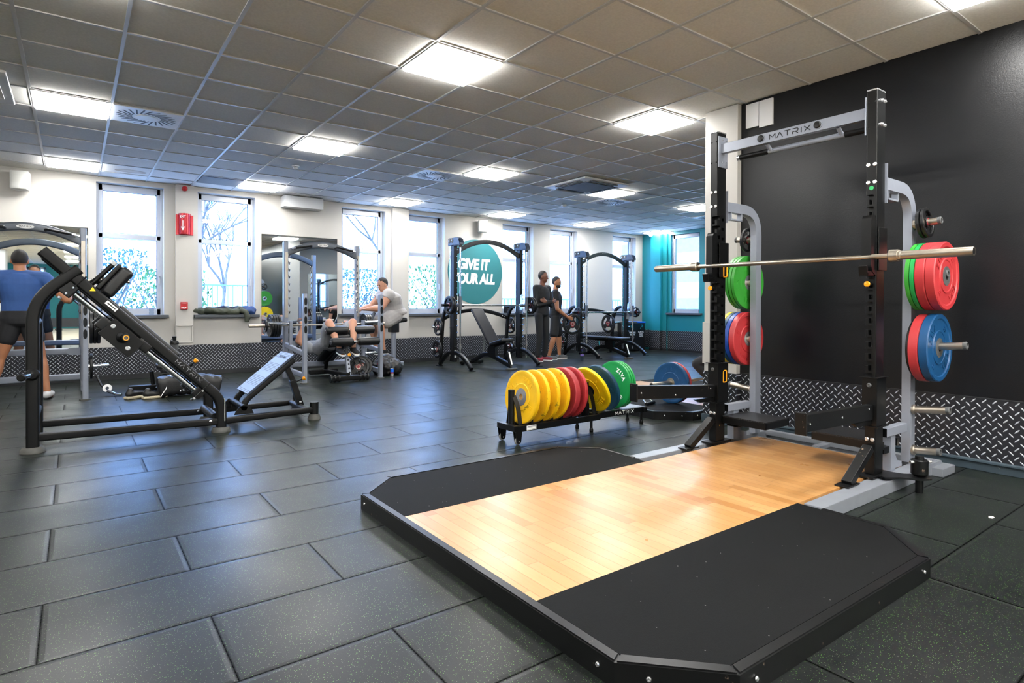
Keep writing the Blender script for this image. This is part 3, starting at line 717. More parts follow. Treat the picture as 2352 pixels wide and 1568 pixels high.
# ------------------------------------------------------------------ outside the windows
b = B(); b.bb((-25, 11.2, -.35), (40, 45, -.3)); o = solo('paved_yard', b, 'paving', 'pale paved ground outside the windows', 'ground')
b = B(); b.bb((12.7, -12, -.35), (40, 11.2, -.3)); o = solo('paved_side_yard', b, 'paving', 'pale paved ground outside the teal wall window', 'ground')
def bush(x, y, h, r, m, lab, n=1500, grp='bushes outside the windows'):
    t = thing('garden_bush', lab, 'bush', (x, y, -.3), 0, grp)
    b = B()
    for k in range(7): b.tube([(x, y, -.3), (x+random.uniform(-.4, .4)*r, y+random.uniform(-.4, .4)*r, h*.4), (x+random.uniform(-.9, .9)*r, y+random.uniform(-.6, .6)*r, h*.9)], [.03, .02, .006], n=5)
    part('branches', b, 'bark', t)
    b = B()
    for k in range(n):
        a = random.uniform(0, 2*math.pi); q = random.random()**.5; zz = random.random()
        rr = r*q*(1-.55*abs(zz-.4))
        c = Vector((x+rr*math.cos(a), y+rr*math.sin(a)*.7, -.2+(h+.2)*zz)); s_ = random.uniform(.03, .07)
        e = Euler((random.uniform(0, 3), random.uniform(0, 3), random.uniform(0, 3))).to_matrix()
        v1 = e @ Vector((s_, 0, 0)); v2 = e @ Vector((0, s_*.5, 0)); nn = e @ Vector((0, 0, s_*.12))
        vs = [b.bm.verts.new(c+q_) for q_ in (-v1, v2+nn, v1, -v2+nn)]; b.bm.faces.new(vs)
    part('foliage', b, m, t, smooth=False)
def tree(x, y, h, lab, leaves=0, m='leaf'):
    t = thing('garden_tree', lab, 'tree', (x, y, -.3), 0, 'trees outside the windows'); b = B(); tips = []
    def grow(p_, d, L, r, k):
        e = p_+d*L; b.tube([p_, (p_+e)/2+Vector((random.uniform(-.06, .06), random.uniform(-.06, .06), 0))*L, e], [r, r*.85, r*.65], n=6)
        if k == 0: tips.append(e); return
        for _ in range(3):
            nd = (d+Vector((random.uniform(-.8, .8), random.uniform(-.8, .8), random.uniform(-.1, .6)))).normalized(); grow(e, nd, L*.68, r*.6, k-1)
    grow(Vector((x, y, -.3)), Vector((.03, 0, 1)), h*.33, .09, 4); part('trunk', b, 'bark', t)
    if leaves:
        b = B()
        for k in range(leaves):
            c = random.choice(tips)+Vector((random.gauss(0, .25), random.gauss(0, .25), random.gauss(0, .25))); s_ = random.uniform(.03, .07)
            e = Euler((random.uniform(0, 3), random.uniform(0, 3), random.uniform(0, 3))).to_matrix(); v1 = e @ Vector((s_, 0, 0)); v2 = e @ Vector((0, s_*.5, 0))
            b.bm.faces.new([b.bm.verts.new(c+q_) for q_ in (-v1, v2, v1, -v2)])
        part('foliage', b, m, t, smooth=False)
for a in [(1.9, 16.5, 2.0, 1.1, 'leaf', 'low pale bush outside the leftmost window'), (.9, 18.5, 2.6, 1.0, 'leaf2', 'taller blue green bush at the left of the leftmost window'), (4.6, 17.0, 1.25, 1.35, 'leaf', 'low pale hedge bush outside the second window'),
          (7.9, 19.6, 2.4, 1.0, 'leaf2', 'bush outside the window beside the seated person'), (9.2, 16.5, 2.4, 1.3, 'leaf', 'broad green bush behind the lamp post outside'), (11.4, 18.6, 1.9, .9, 'leaf2', 'bush right of the lamp post outside'), (6.2, 19.0, 1.4, .9, 'leaf', 'bush behind the second window railings')]: bush(*a)
tree(2.2, 20.5, 6.5, 'bare branched tree outside the leftmost window', 300, 'leaf2'); tree(9.3, 20, 7.5, 'bare tree outside the window above the seated person', 0); tree(4.6, 25, 6, 'distant bare tree outside the second window', 0)
t = thing('lamp_post', 'slate blue lamp post outside the window left of the sticker', 'lamp post', (9.0, 15.0, -.3))
b = B(); b.cyl((9.0, 15, .9), (9.0, 15, 5.5), .055, .05, 16); part('pole', b, 'lamp_post', t); b = B(); b.lathe([(.13, -.3), (.13, 1.0), (.075, 1.12), (.06, 1.3)], (9.0, 15, 0), (0, 0, 1), 16); part('base', b, 'lamp_post', t)
def railing(x0, x1, y, z0, z1, lab, m='rail_blue'):
    t = thing('garden_railing', lab, 'railing', ((x0+x1)/2, y, -.3)); b = B(); b.bb((x0, y-.02, z1), (x1, y+.02, z1+.05)); b.bb((x0, y-.02, z0), (x1, y+.02, z0+.04)); part('rail', b, m, t)
    n = int((x1-x0)/.14); b = B()
    for k in range(n+1): b.bb((x0+k*(x1-x0)/n-.012, y-.012, -.3), (x0+k*(x1-x0)/n+.012, y+.012, z1+.03))
    part('balusters', b, m, t)
railing(3.2, 5.4, 20.6, .9, 1.75, 'garden railing beyond the hedge outside the second window')
railing(11.0, 16.5, 15.5, .2, 1.35, 'blue grey railing outside the windows right of the sticker')
t = thing('office_building', 'pale building across the yard beyond the teal wall window', 'building', (24, 16, -.3))
b = B(); b.bb((23, 12, -.3), (27, 22, 9)); part('wall', b, 'facade', t)
for z_ in (.9, 2.3, 3.7): b = B(); b.bb((22.96, 12.4, z_), (23.0, 21.5, z_+.65)); part('window_band', b, 'dark_glass', t)
# ------------------------------------------------------------------ weight plates
PL = {}
def bumper(col, th, R=.225, num='', hub='steel', rhub=.052, print_=None):
    """Olympic bumper plate, axis along local z, centred; parts: disc, hub, lettering"""
    key = (col, th, R, num, hub, print_)
    if key in PL: return PL[key]
    t = thing('bumper_plate', 'x', 'weight plate', (0, 0, -50), 0, world=False); h = th/2
    b = B()
    b.ring([(rhub, -h*.80), (.10, -h*.80), (.104, -h*.92), (.112, -h*.92), (.116, -h*.72), (R*.83, -h*.72), (R*.86, -h*.96), (R*.97, -h), (R, -h*.8), (R, h*.8), (R*.97, h), (R*.86, h*.96), (R*.83, h*.72), (.116, h*.72), (.112, h*.92), (.104, h*.92), (.10, h*.80), (rhub, h*.80)], (0, 0, 0), (0, 0, 1), 72)
    part('disc', b, col, t, ang=40)
    b = B(); b.ring([(.0255, -h*.9), (rhub, -h*.86), (rhub, h*.86), (.0255, h*.9)], (0, 0, 0), (0, 0, 1), 48)
    for k in range(3):
        a = 2*math.pi*k/3+.4
        for s_ in (-1, 1): b.cyl((.04*math.cos(a), .04*math.sin(a), s_*h*.86), (.04*math.cos(a), .04*math.sin(a), s_*(h*.86+.0015)), .004, n=10)
    part('hub', b, hub, t)
    b = B(); rl = .152
    lm = print_ or col
    for s_ in (-1, 1):
        z = s_*(h*.72)
        for c0, word in ((math.pi/2, 'ZIVA'), (-math.pi/2, 'ZIVA')):
            for i, ch in enumerate(word):
                a = c0 - (i-1.5)*.23
                rad = Vector((math.cos(a), math.sin(a), 0)); tan = rad.cross(Vector((0, 0, 1))) if s_ > 0 else rad.cross(Vector((0, 0, -1)))
                if s_ < 0:
                    a = c0 + (i-1.5)*.23; rad = Vector((math.cos(a), math.sin(a), 0)); tan = rad.cross(Vector((0, 0, -1)))
                textB(b, ch, .052, rad*rl+Vector((0, 0, z)), tan, rad, bold=.002, depth=.006)
        if num:
            for c0 in (0, math.pi):
                rad = Vector((math.cos(c0), math.sin(c0), 0)); tan = rad.cross(Vector((0, 0, s_)))
                textB(b, num, .042, rad*rl+Vector((0, 0, z)), tan, rad, bold=.0015, depth=.006)
    if num: part('lettering', b, lm, t, smooth=False)
    PL[key] = t; return t
used_plates = set()
def put_plate(proto, loc, axis, label, group=None, roll=0.0, cat='weight plate'):
    q = Vector(axis).normalized().to_track_quat('Z', 'Y'); rot = (q.to_matrix() @ Matrix.Rotation(roll, 3, 'Z')).to_euler()
    if proto.name not in used_plates:
        used_plates.add(proto.name); proto.location = loc; proto.rotation_euler = rot; proto['label'] = label; o = proto
        if group: o['group'] = group
    else:
        o = dup(proto, loc, rot, label, group)
        if not group and 'group' in o: del o['group']
    return o
PL2 = {}
def grip_plate(R, th=.035):
    """black rubber plate with three grip holes and a red centre badge, axis along z"""
    if R in PL2: return PL2[R]
    t = thing('grip_plate', 'x', 'weight plate', (0, 0, -50), 0, world=False); h = th/2
    b = B(); b.ring([(R*.76, -h*.6), (R*.80, -h), (R*.96, -h), (R, -h*.7), (R, h*.7), (R*.96, h), (R*.80, h), (R*.76, h*.6)], (0, 0, 0), (0, 0, 1), 56)
    b.ring([(.0255, -h*.8), (R*.40, -h*.8), (R*.40, h*.8), (.0255, h*.8)], (0, 0, 0), (0, 0, 1), 40)
    n = 10
    for k in range(3):
        a0 = math.pi/2+2*math.pi*k/3; wd = .38
        inner = [(R*.36*math.cos(a0-wd+2*wd*i/n), R*.36*math.sin(a0-wd+2*wd*i/n)) for i in range(n+1)]
        outer = [(R*.79*math.cos(a0+wd*.95-2*wd*.95*i/n), R*.79*math.sin(a0+wd*.95-2*wd*.95*i/n)) for i in range(n+1)]
        b.prism(inner+outer, (0, 0, -h*.6), (1, 0, 0), (0, 1, 0), th*.6)
    part('disc', b, 'rubber_black', t, ang=40)
    b = B()
    for s_ in (-1, 1):
        tri = []
        for k in range(3):
            for dd in (-.35, 0, .35): a = -math.pi/2+2*math.pi*k/3+dd; tri.append((R*.30*math.cos(a), R*.30*math.sin(a)))
        z = s_*h*.8
        b.prism(tri, (0, 0, z if s_ > 0 else z-.002), (1, 0, 0), (0, 1, 0), .002)
    part('badge', b, 'red_hub', t, label='red centre badge')
    b = B(); b.ring([(.0255, -h*.95), (R*.16+.01, -h*.95), (R*.16+.01, h*.95), (.0255, h*.95)], (0, 0, 0), (0, 0, 1), 32); part('hub', b, 'steel', t)
    PL2[R] = t; return t
# ------------------------------------------------------------------ Olympic bar
def olympic_bar(p0, p1, label, group=None):
    """full-length bar between two end points"""
    p0, p1 = Vector(p0), Vector(p1); d = (p1-p0).normalized(); L = (p1-p0).length; mid = (p0+p1)/2
    t = thing('barbell', label, 'barbell', tuple(mid), 0, group)
    sl = L*.19
    b = B(); b.cyl(p0+d*sl, p1-d*sl, .0152, n=20); part('shaft', b, 'steel', t)
    b = B()
    for k0, k1 in ((.30, .46), (.54, .70)): b.cyl(p0+d*L*k0, p0+d*L*k1, .0158, n=20)
    part('knurled_grip', b, 'steel', t)
    for a, s_ in ((p0, 1), (p1, -1)):
        b = B(); e = d*s_
        b.lathe([(0, .001), (.017, .001), (.020, 0), (.0252, .0), (.026, .004), (.026, sl-.066), (.031, sl-.064), (.031, sl-.052), (.037, sl-.050), (.038, sl-.004), (.035, sl), (.026, sl+.004), (0, sl+.004)], a, e, 32)
        part('sleeve', b, 'steel', t)
        b = B(); b.cyl(a-e*.0005, a+e*.002, .017, n=20); part('end_cap', b, 'black', t)
    return t

# ------------------------------------------------------------------ lifting platform
ZP = .08
t = thing('lifting_platform', 'octagonal lifting platform with a varnished wood strip between two black rubber mats', 'lifting platform', (2.2, 2.2, 0))
YA, YB = 1.655, 2.712
outer = [(1.292, 1.23), (1.54, .975), (2.905, .955), (3.165, 1.21), (3.175, 3.165), (2.925, 3.395), (1.55, 3.415), (1.292, 3.175)]
inner = [(1.335, 1.25), (1.56, 1.018), (2.888, 1.0), (3.14, 1.235), (3.15, 3.145), (2.91, 3.355), (1.568, 3.372), (1.335, 3.155)]
def frame_edge(i, lab=None):
    j = (i+1) % 8; a, c, p_, q = outer[i], outer[j], inner[i], inner[j]
    if i == 3: return
    b = B(); z0, z1 = 0.0, ZP+.004
    P4 = [(a[0], a[1]), (c[0], c[1]), (q[0], q[1]), (p_[0], p_[1])]
    b.prism(P4, (0, 0, z0), (1, 0, 0), (0, 1, 0), z1-z0)
    bmesh.ops.bevel(b.bm, geom=[e for e in b.bm.edges if all(v.co.z > z1-.001 for v in e.verts)], offset=.005, segments=2, affect='EDGES')
    part('edge_rail', b, 'black_worn', t)
for i in range(8): frame_edge(i)
# the rail at the rack side stops either side of the wood strip
for y0, y1 in ((1.21, 1.53), (2.83, 3.165)):
    b = B(); b.bb((3.145, y0, 0), (3.172, y1, ZP+.004), .004); part('edge_rail', b, 'black_worn', t)
for (x, y), ax in (((1.291, 1.30), (-1, 0, 0)), ((1.291, 3.12), (-1, 0, 0)), ((1.36, 1.158), (-.72, -.7, 0)), ((1.48, 1.033), (-.72, -.7, 0)), ((2.84, .955), (0, -1, 0)), ((1.62, .972), (0, -1, 0))):
    bolts(t, [(x, y, .042)], ax, r=.008, h=.005)
mA = [(1.335, 1.25), (1.56, 1.018), (2.888, 1.0), (3.14, 1.235), (3.145, YA), (1.335, YA)]
b = B(); b.prism(mA, (0, 0, .03), (1, 0, 0), (0, 1, 0), ZP-.03+.001); part('rubber_mat', b, 'mat_rubber', t)
mB = [(1.335, YB), (3.145, YB), (3.15, 3.145), (2.91, 3.355), (1.568, 3.372), (1.335, 3.155)]
b = B(); b.prism(mB, (0, 0, .03), (1, 0, 0), (0, 1, 0), ZP-.03+.001); part('rubber_mat', b, 'mat_rubber', t)
b = B(); b.bb((1.335, YA, .03), (4.50, YB, ZP)); part('wood_deck', b, 'wood', t)

# ------------------------------------------------------------------ half rack
t = thing('half_rack', 'tall black and silver half rack with pull-up bar, at the end of the wooden platform', 'power rack', (4.3, 2.2, 0))
RY = (1.648, 2.783)      # centres of the right and left sides
for s_, yc in ((1, RY[0]), (-1, RY[1])):
    hw = .032; y0, y1 = yc-hw, yc+hw; inn = y1 if s_ > 0 else y0    # inner face
    b = B(); b.bb((4.0, y0, .095), (4.118, y1, 2.497), .008)
    cut = B(); nz = 16
    for k in range(nz):
        z = .705+k*.0742
        if inn == y1: lo, hi = (3.98, yc-.006, z-.004), (4.04, y1+.01, z+.026); lo2, hi2 = (3.98, yc-.014, z-.036), (4.04, yc+.012, z+.0255)
        else: lo, hi = (3.98, y0-.01, z-.004), (4.04, yc+.006, z+.026); lo2, hi2 = (3.98, yc-.012, z-.036), (4.04, yc+.014, z+.0255)
        cut.bb(lo, hi, .004); cut.bb(lo2, hi2, .006)
        cut.bb((4.06, inn-.02, z-.010), (4.085, inn+.02, z+.012), .004)
    b = boolean_cut(b, cut); up = part('upright', b, 'black', t)
    b = B(); b.bb((3.999, y0+.001, 2.490), (4.119, y1-.001, 2.502), .004); part('top_cap', b, 'zinc', t)
    # rear post and its bent top arm, one square tube
    xb = 4.59
    b = B(); path = fillet([(4.12, yc, 1.955), (xb-.03, yc, 1.955), (xb, yc, 1.90), (xb, yc, .09)], [.05, .14], 8)
    path = fillet([(4.12, yc, 1.93), (xb, yc, 1.93), (xb, yc, .09)], .20, 10)
    b.sweep(path, [(-.027, -.038), (.027, -.038), (.027, .038), (-.027, .038)], up=(0, 0, 1)); part('plate_post', b, 'silver', t, ang=50)
    b = B(); b.bb((4.118, yc-.045, 1.80), (4.126, yc+.045, 2.05), .002); part('arm_plate', b, 'silver', t)
    b = B()
    for x0, x1, z0, z1 in ((4.20, 4.215, 1.84, 1.90), (4.20, 4.36, 1.832, 1.845), (4.345, 4.36, 1.832, 1.90)): b.bb((x0, yc-.02, z0), (x1, yc+.02, z1), .002)
    part('bar_hook', b, 'silver', t)
    bolts(t, [(3.999, yc+d_, z_) for z_ in (1.92, 2.03) for d_ in (-.019, .019)], (-1, 0, 0), r=.0125, h=.006)
    if s_ > 0: bolts(t, [(x_, y0, z_) for z_ in (2.28, 2.43) for x_ in (4.045, 4.085)], (0, -1, 0), r=.011, h=.016)
    bolts(t, [(x_, inn, z_) for z_ in (2.26, 2.43) for x_ in (4.04, 4.09)], (0, s_, 0), r=.008, h=.02)
    bolts(t, [(3.9995, yc+d_, z_) for z_ in (2.26, 2.42) for d_ in (-.02, .02)], (-1, 0, 0), r=.006, h=.002, m='darkhole', name='rivet')
    bolts(t, [(3.999, yc+d_, .315) for d_ in (-.016, .016)], (-1, 0, 0), r=.0125, h=.006)
    # foot brace and foot plates
    b = B(); b.beam((3.985, yc, .265), (3.70, yc, .088), .058, .046, bevel=.004); part('foot_brace', b, 'black_worn', t)
    b = B(); b.bb((3.63, yc-.04, .081), (3.78, yc+.04, .090), .002); part('brace_foot_plate', b, 'black_worn', t); b = B(); b.bb((3.93, yc-.05, .081), (4.18, yc+.05, .096), .002); part('foot_plate', b, 'black_worn', t)
    # silver base beam
    by = yc-s_*.062
    b = B(); b.bb((3.178, by-.052, .0), (4.86, by+.052, .079), .006); part('base_beam', b, 'silver_worn', t)
    # short silver stand behind the upright, with its step support
    b = B(); b.bb((4.24, yc-.03, .08), (4.31, yc+.03, .315), .004); part('step_stand', b, 'silver', t)
    b = B(); b.bb((4.14, yc-.045, .315), (4.46, yc+.01, .372), .006); part('step_arm', b, 'silver', t)
    b = B(); b.bb((4.135, yc-.0445, .316), (4.140, yc+.0095, .371), .001); part('arm_end_cap', b, 'black', t)
    b = B(); pa = [(4.30, .085), (4.44, .085), (4.44, .12), (4.37, .135), (4.325, .19), (4.31, .235)]
    b.prism(pa, (0, yc-.006, 0), (1, 0, 0), (0, 0, 1), .012); part('gusset', b, 'silver', t)
    # folding step
    st = B(); ya, yb_ = (yc+.04, yc+.40) if s_ > 0 else (yc-.40, yc-.04)
    st.bb((4.07, ya, .285), (4.40, yb_, .292)); pl_ = part('step_plate', st, 'tread_top', t)
    b = B()
    for lo, hi in (((4.07, ya, .235), (4.085, yb_, .285)), ((4.385, ya, .235), (4.40, yb_, .285)), ((4.07, yb_-.015 if s_ > 0 else ya, .235), (4.40, yb_ if s_ > 0 else ya+.015, .285)), ((4.10, yc-.03, .235), (4.14, yc+.10*s_, .285)), ((4.33, yc-.03, .235), (4.37, yc+.10*s_, .285)), ((4.16, yc-.02, .20), (4.24, yc+.12*s_, .245))): b.bb(lo, hi, .003)
    part('step_frame', b, 'black', t)
    b = B(); b.cyl((4.06, yc-.01, .215), (4.10, yc-.01, .215), .014); part('pin_barrel', b, 'black', t)
    b = B(); b.lathe([(0, 0), (.019, 0), (.021, .008), (.016, .016), (0, .018)], (4.055, yc-.012+(-s_)*0, .215), (-1, 0, 0), 24)
    if s_ < 0: part('pull_knob', b, 'orange', t)
    # plate horns
    hz = [(1.70, .16), (1.343, .20), (.868, .305), (.448, .215), (.172, .165)]
    for z_, L in hz:
        y_ = yc-s_*.027; b = B()
        b.lathe([(.034, 0), (.034, .014), (.026, .02), (.0245, .02), (.0245, L-.02)], (xb, y_, z_), (0, -s_, .10), 28); hn = part('plate_horn', b, 'steel', t)
        b = B(); e = Vector((xb, y_, z_))+Vector((0, -s_, .10)).normalized()*(L-.02); b.lathe([(0, 0), (.025, 0), (.025, .018), (.021, .022), (.016, .022), (.015, .012), (0, .012)], e, (0, -s_, .10), 28); part('horn_cap', b, 'grille_dark', hn)
# rear cross beams
b = B(); b.bb((4.77, 1.55, .045), (4.83, 2.88, .085), .004); b.bb((4.50, YA, .03), (4.515, YB, .083)); b.bb((4.60, 2.25, .02), (4.77, 2.31, .07), .003); part('rear_beam', b, 'silver_worn', t)
for y_ in (1.47, 2.83): b = B(); b.bb((4.68, y_, .0), (4.90, y_+.13, .055), .005); part('rear_foot', b, 'silver_worn', t)
b = B(); b.bb((4.53, YA, .02), (4.76, YB, .045)); part('rear_tray', b, 'black', t)
# pull-up bar
b = B(); b.bb((4.03, RY[0]+.034, 2.328), (4.075, RY[1]-.034, 2.402), .004); pb = part('crossbeam', b, 'silver', t)
for y_ in (RY[0]+.034, RY[1]-.044): b = B(); b.bb((4.0, y_, 2.22), (4.115, y_+.010, 2.46), .003); part('beam_plate', b, 'silver', t)
for y_ in (1.998, 2.408):
    b = B(); b.lathe([(.020, 0), (.024, .003), (.024, .012), (.019, .018), (0, .019)], (4.03, y_, 2.368), (-1, 0, 0), 24); part('grip_boss', b, 'black', pb)
    b = B(); b.lathe([(.029, 0), (.029, .004), (.025, .006)], (4.03, y_, 2.368), (-1, 0, 0), 24); part('boss_ring', b, 'silver', pb)
b = B(); yy0, yy1 = 1.86, 2.40
b.tube([(4.12, yy0, 2.288), (4.12, yy1, 2.288)], .018, 16)
for y_ in (yy0+.02, yy1-.02): b.tube(fillet([(4.06, y_, 2.33), (4.085, y_, 2.31), (4.12, y_, 2.288)], .03), .014, 12)
part('pull_up_bar', b, 'silver', t)
for y0, y1 in ((1.69, 1.86), (2.40, 2.63)):
    b = B(); b.tube([(4.12, y0, 2.288), (4.12, y1, 2.288)], .021, 18); part('rubber_grip', b, 'matt_black', t)
b = B(); b.lathe([(.0225, 0), (.0225, .022), (0, .022)], (4.12, 2.63, 2.288), (0, 1, 0), 20); part('grip_end', b, 'zinc', t)
b = B(); strokes(b, 'MATRIX', (4.029, 2.195, 2.364), (0, -1, 0), (0, 0, 1), .036, .042, .014, .0055); part('lettering', b, 'print_black', pb)
b = B(); b.lathe([(0, 0), (.013, 0), (.013, .001), (0, .001)], (3.999, RY[0]+.0, 1.885), (-1, 0, 0), 24); part('round_sticker', b, mat('green_sticker', '#2fae62', .4), t, label='green round sticker')
# spotter arms with their sleeves
for s_, yc, x_end, z_e in ((1, 1.648, 3.165, .505), (-1, 2.775, 3.09, .545)):
    arm = thing('spotter_arm', 'right long black spotter arm, worn end plate pointing at the viewer, hooked low on the rack' if s_ > 0 else 'left long black spotter arm reaching over the floor behind the plate trolley', 'spotter arm', (3.6, yc, .42), 0, 'spotter arms of the half rack') if False else None
    b = B(); b.bb((3.99, yc-.045, .40), (4.128, yc+.045, .70), .004); sl = part('spotter_sleeve', b, 'black', t)
    for z_ in (.70, .394): b = B(); b.bb((3.975, yc-.055, z_), (4.14, yc+.055, z_+.006)); part('sleeve_flange', b, 'black_worn', sl)
    b = B(); b.beam((3.99, yc, .487), (x_end+.01, yc, z_e+.005), .048, .095, bevel=.006); ar = part('spotter_arm', b, 'black_worn', t)
    b = B(); b.box((x_end, yc, z_e+.004), (.014, .068, .125), None, .006, 3); b.box((x_end, yc, z_e+.004), (.012, .072, .12), None, .02, 4) if False else None
    part('end_plate', b, 'black_worn', ar)
    b = B(); b.prism([(3.99, .41), (3.99, .44), (3.76, .44), (3.82, .412)], (0, yc+.012, 0), (1, 0, 0), (0, 0, 1), .024); part('arm_gusset', b, 'black', ar)
    bolts(t, [(3.989, yc, .655), (3.989, yc, .44)], (-1, 0, 0), r=.014, h=.008, m='grille_dark')
    for x_, z_ in ((x_end+.05, z_e), (x_end+.42, .50), (3.93, .515)): bolts(t, [(x_, yc-.024, z_)], (0, -1, 0), r=.006, h=.003)
    # J-cup
    zc = 1.40
    b = B(); b.prism([(0, -.02), (.05, -.045), (.05, .30), (.03, .33), (.0, .33), (-.02, .30), (-.02, .02)][::-1], (3.955, yc-.028, zc-.02), (1, 0, 0), (0, 0, 1), -.056) ; jc = part('bar_cup', b, 'black', t)
    b = B(); b.beam((3.985, yc+s_*0, zc-.05), (3.895, yc, zc-.055), .05, .03, bevel=.004); b.beam((3.902, yc, zc-.06), (3.888, yc, zc-.005), .05, .014, up=(1, 0, 0), bevel=.003); part('cup_hook', b, 'black', jc)
    b = B(); b.bb((4.01, yc-.042, zc-.03), (4.13, yc-.034, zc+.24), .004); part('cup_side_plate', b, 'black', jc)
    b = B(); b.cyl((3.985, yc, zc-.115), (3.955, yc, zc-.115), .013); part('pin_barrel', b, 'black', jc)
    b = B(); b.lathe([(0, 0), (.016, 0), (.018, .008), (.014, .016), (0, .018)], (3.955, yc, zc-.115), (-1, 0, 0), 24); part('pull_knob', b, 'orange', jc)
# orange loops on the left side of the rack
for z_ in (1.42, .60):
    b = B(); loop = fillet([(4.062, 2.735, z_-.045), (4.105, 2.735, z_-.045), (4.105, 2.735, z_+.045), (4.062, 2.735, z_+.045), (4.062, 2.735, z_-.045)], .014, 5)
    b.tube([(x_, 2.734, zz) for x_, _, zz in loop], .006, 8); part('orange_loop', b, 'orange', t)
# landmine attachment at the right foot
b = B(); b.prism([(4.0, 1.60), (3.98, 1.55), (4.06, 1.50), (4.12, 1.40), (4.18, 1.37), (4.25, 1.40), (4.25, 1.46), (4.17, 1.52), (4.15, 1.60)], (0, 0, .092), (1, 0, 0), (0, 1, 0), .010); lm = part('landmine_plate', b, 'black_worn', t)
b = B(); b.lathe([(.0, .102), (.030, .102), (.045, .115), (.047, .12), (.047, .20), (.040, .205), (.026, .205), (.024, .225), (0, .225)], (4.19, 1.44, 0), (0, 0, 1), 28); part('landmine_swivel', b, 'black_worn', lm)
b = B(); b.cyl((4.19, 1.44, 0), (4.19, 1.44, .092), .022); part('landmine_pin', b, 'black', lm)
b = B(); b.cyl((4.13, 1.47, .19), (4.25, 1.40, .19), .010, n=12); part('landmine_bolt', b, 'zinc', lm)

# barbell on the rack
olympic_bar((3.945, 1.105, 1.449), (3.945, 3.30, 1.457), 'long bare steel barbell resting on the cups of the black and silver half rack')
# plates on the rack horns
def horn_y(yc, s_, off): return yc-s_*(.027+off)
gp = grip_plate(.10, .022)
put_plate(gp, (4.59, horn_y(RY[0], 1, .050), 1.706), (0, -1, .1), 'small black plate on the top right horn of the half rack, nearer the post', roll=.3)
put_plate(gp, (4.59, horn_y(RY[0], 1, .076), 1.709), (0, -1, .1), 'small black red-centred plate facing out on the top right horn of the half rack', roll=.9)
put_plate(gp, (4.59, horn_y(RY[1], -1, .052), 1.706), (0, 1, .1), 'small black plate on the top left horn of the half rack', roll=.5)
g10 = bumper('green', .026, num='10', hub='zinc', rhub=.046); g10o = bumper('green_old', .028, num='10', hub='zinc', rhub=.062); r25 = bumper('red', .058, num='25', hub='grille_dark', rhub=.064)
b20 = bumper('blue', .056, num='20', hub='grille_dark', rhub=.064)
a_, c_ = RY
put_plate(g10o, (4.59, horn_y(a_, 1, .036), 1.347), (0, -1, .0), 'darker green plate innermost on the upper right stack of the half rack')
put_plate(g10, (4.59, horn_y(a_, 1, .064), 1.347), (0, -1, .0), 'bright green plate second from the post in the upper right stack on the half rack', roll=1.0)
put_plate(r25, (4.59, horn_y(a_, 1, .107), 1.347), (0, -1, .0), 'red plate sandwiched in the upper right stack on the half rack', roll=2.0)
put_plate(r25, (4.59, horn_y(a_, 1, .165), 1.347), (0, -1, .0), 'outermost red plate of the upper right stack, its face showing behind the bar sleeve', roll=.8)
sb = bumper('rubber_black', .02, R=.2, num='5', hub='steel')
put_plate(sb, (4.59, horn_y(a_, 1, .032), .870), (0, -1, .0), 'thin black plate innermost on the lower right stack of the half rack')
put_plate(r25, (4.59, horn_y(a_, 1, .072), .872), (0, -1, .0), 'red plate behind the blue one in the lower right stack', roll=1.6)
put_plate(b20, (4.59, horn_y(a_, 1, .130), .876), (0, -1, .0), 'scuffed blue plate facing out on the lower right horn of the half rack', roll=.9)
for k, lab in enumerate(('green plate next to the left post of the half rack, facing the viewer', 'middle one of three green plates left of the half rack', 'farthest of three green plates left of the half rack')):
    put_plate(g10o, (4.59, horn_y(c_, -1, .045+.031*k), 1.347), (0, 1, 0), lab, roll=.6*k)
by = bumper('blue_bright', .04, num='20'); nv = bumper('navy', .035, num='20'); yl = bumper('yellow_new', .035, num='15'); r25b = bumper('red', .052, num='25', hub='zinc', rhub=.06)
y_ = .03
for pl_, th, lab, rl in ((r25b, .052, 'red plate nearest the left post in the lower left stack of the half rack', .4), (by, .04, 'bright blue plate behind the red one in the lower left stack', 1.), (nv, .035, 'dark navy plate third in the lower left stack of the half rack', 0), (yl, .035, 'yellow plate farthest in the lower left stack of the half rack', 2.)):
    put_plate(pl_, (4.59, horn_y(c_, -1, y_+th/2), .872), (0, 1, 0), lab, roll=rl); y_ += th+.001

# ------------------------------------------------------------------ plate trolley with eleven bumper plates
t = thing('plate_trolley', 'low black trolley rack on castors holding a row of coloured bumper plates', 'plate rack', (3.65, 3.98, 0))
def rail(x0, x1, y, z0, z1): 
    b = B(); b.bb((x0, y-.018, z0), (x1, y+.018, z1), .003); part('side_rail', b, 'black', t)
for y_ in (3.885, 4.10): rail(2.90, 3.86, y_, .105, .155)
for y_ in (3.895, 4.09): rail(3.84, 4.50, y_, .115, .165)
for x_ in (2.91, 3.845, 4.48): b = B(); b.bb((x_-.025, 3.87, .11), (x_+.025, 4.12, .158), .003); part('cross_bar', b, 'black_worn', t)
b = B(); b.bb((3.97, 3.91, .150), (4.48, 4.07, .166)); part('tray', b, 'silver_worn', t)
for x_ in (3.09, 3.20, 3.31, 3.42, 3.53, 3.64, 3.74):
    for y_ in (3.905, 4.08): b = B(); b.prism([(-.012, .15), (.012, .15), (.008, .26), (-.004, .27)], (x_, y_+.01, 0), (1, 0, 0), (0, 0, 1), .02); part('plate_divider', b, 'black', t)
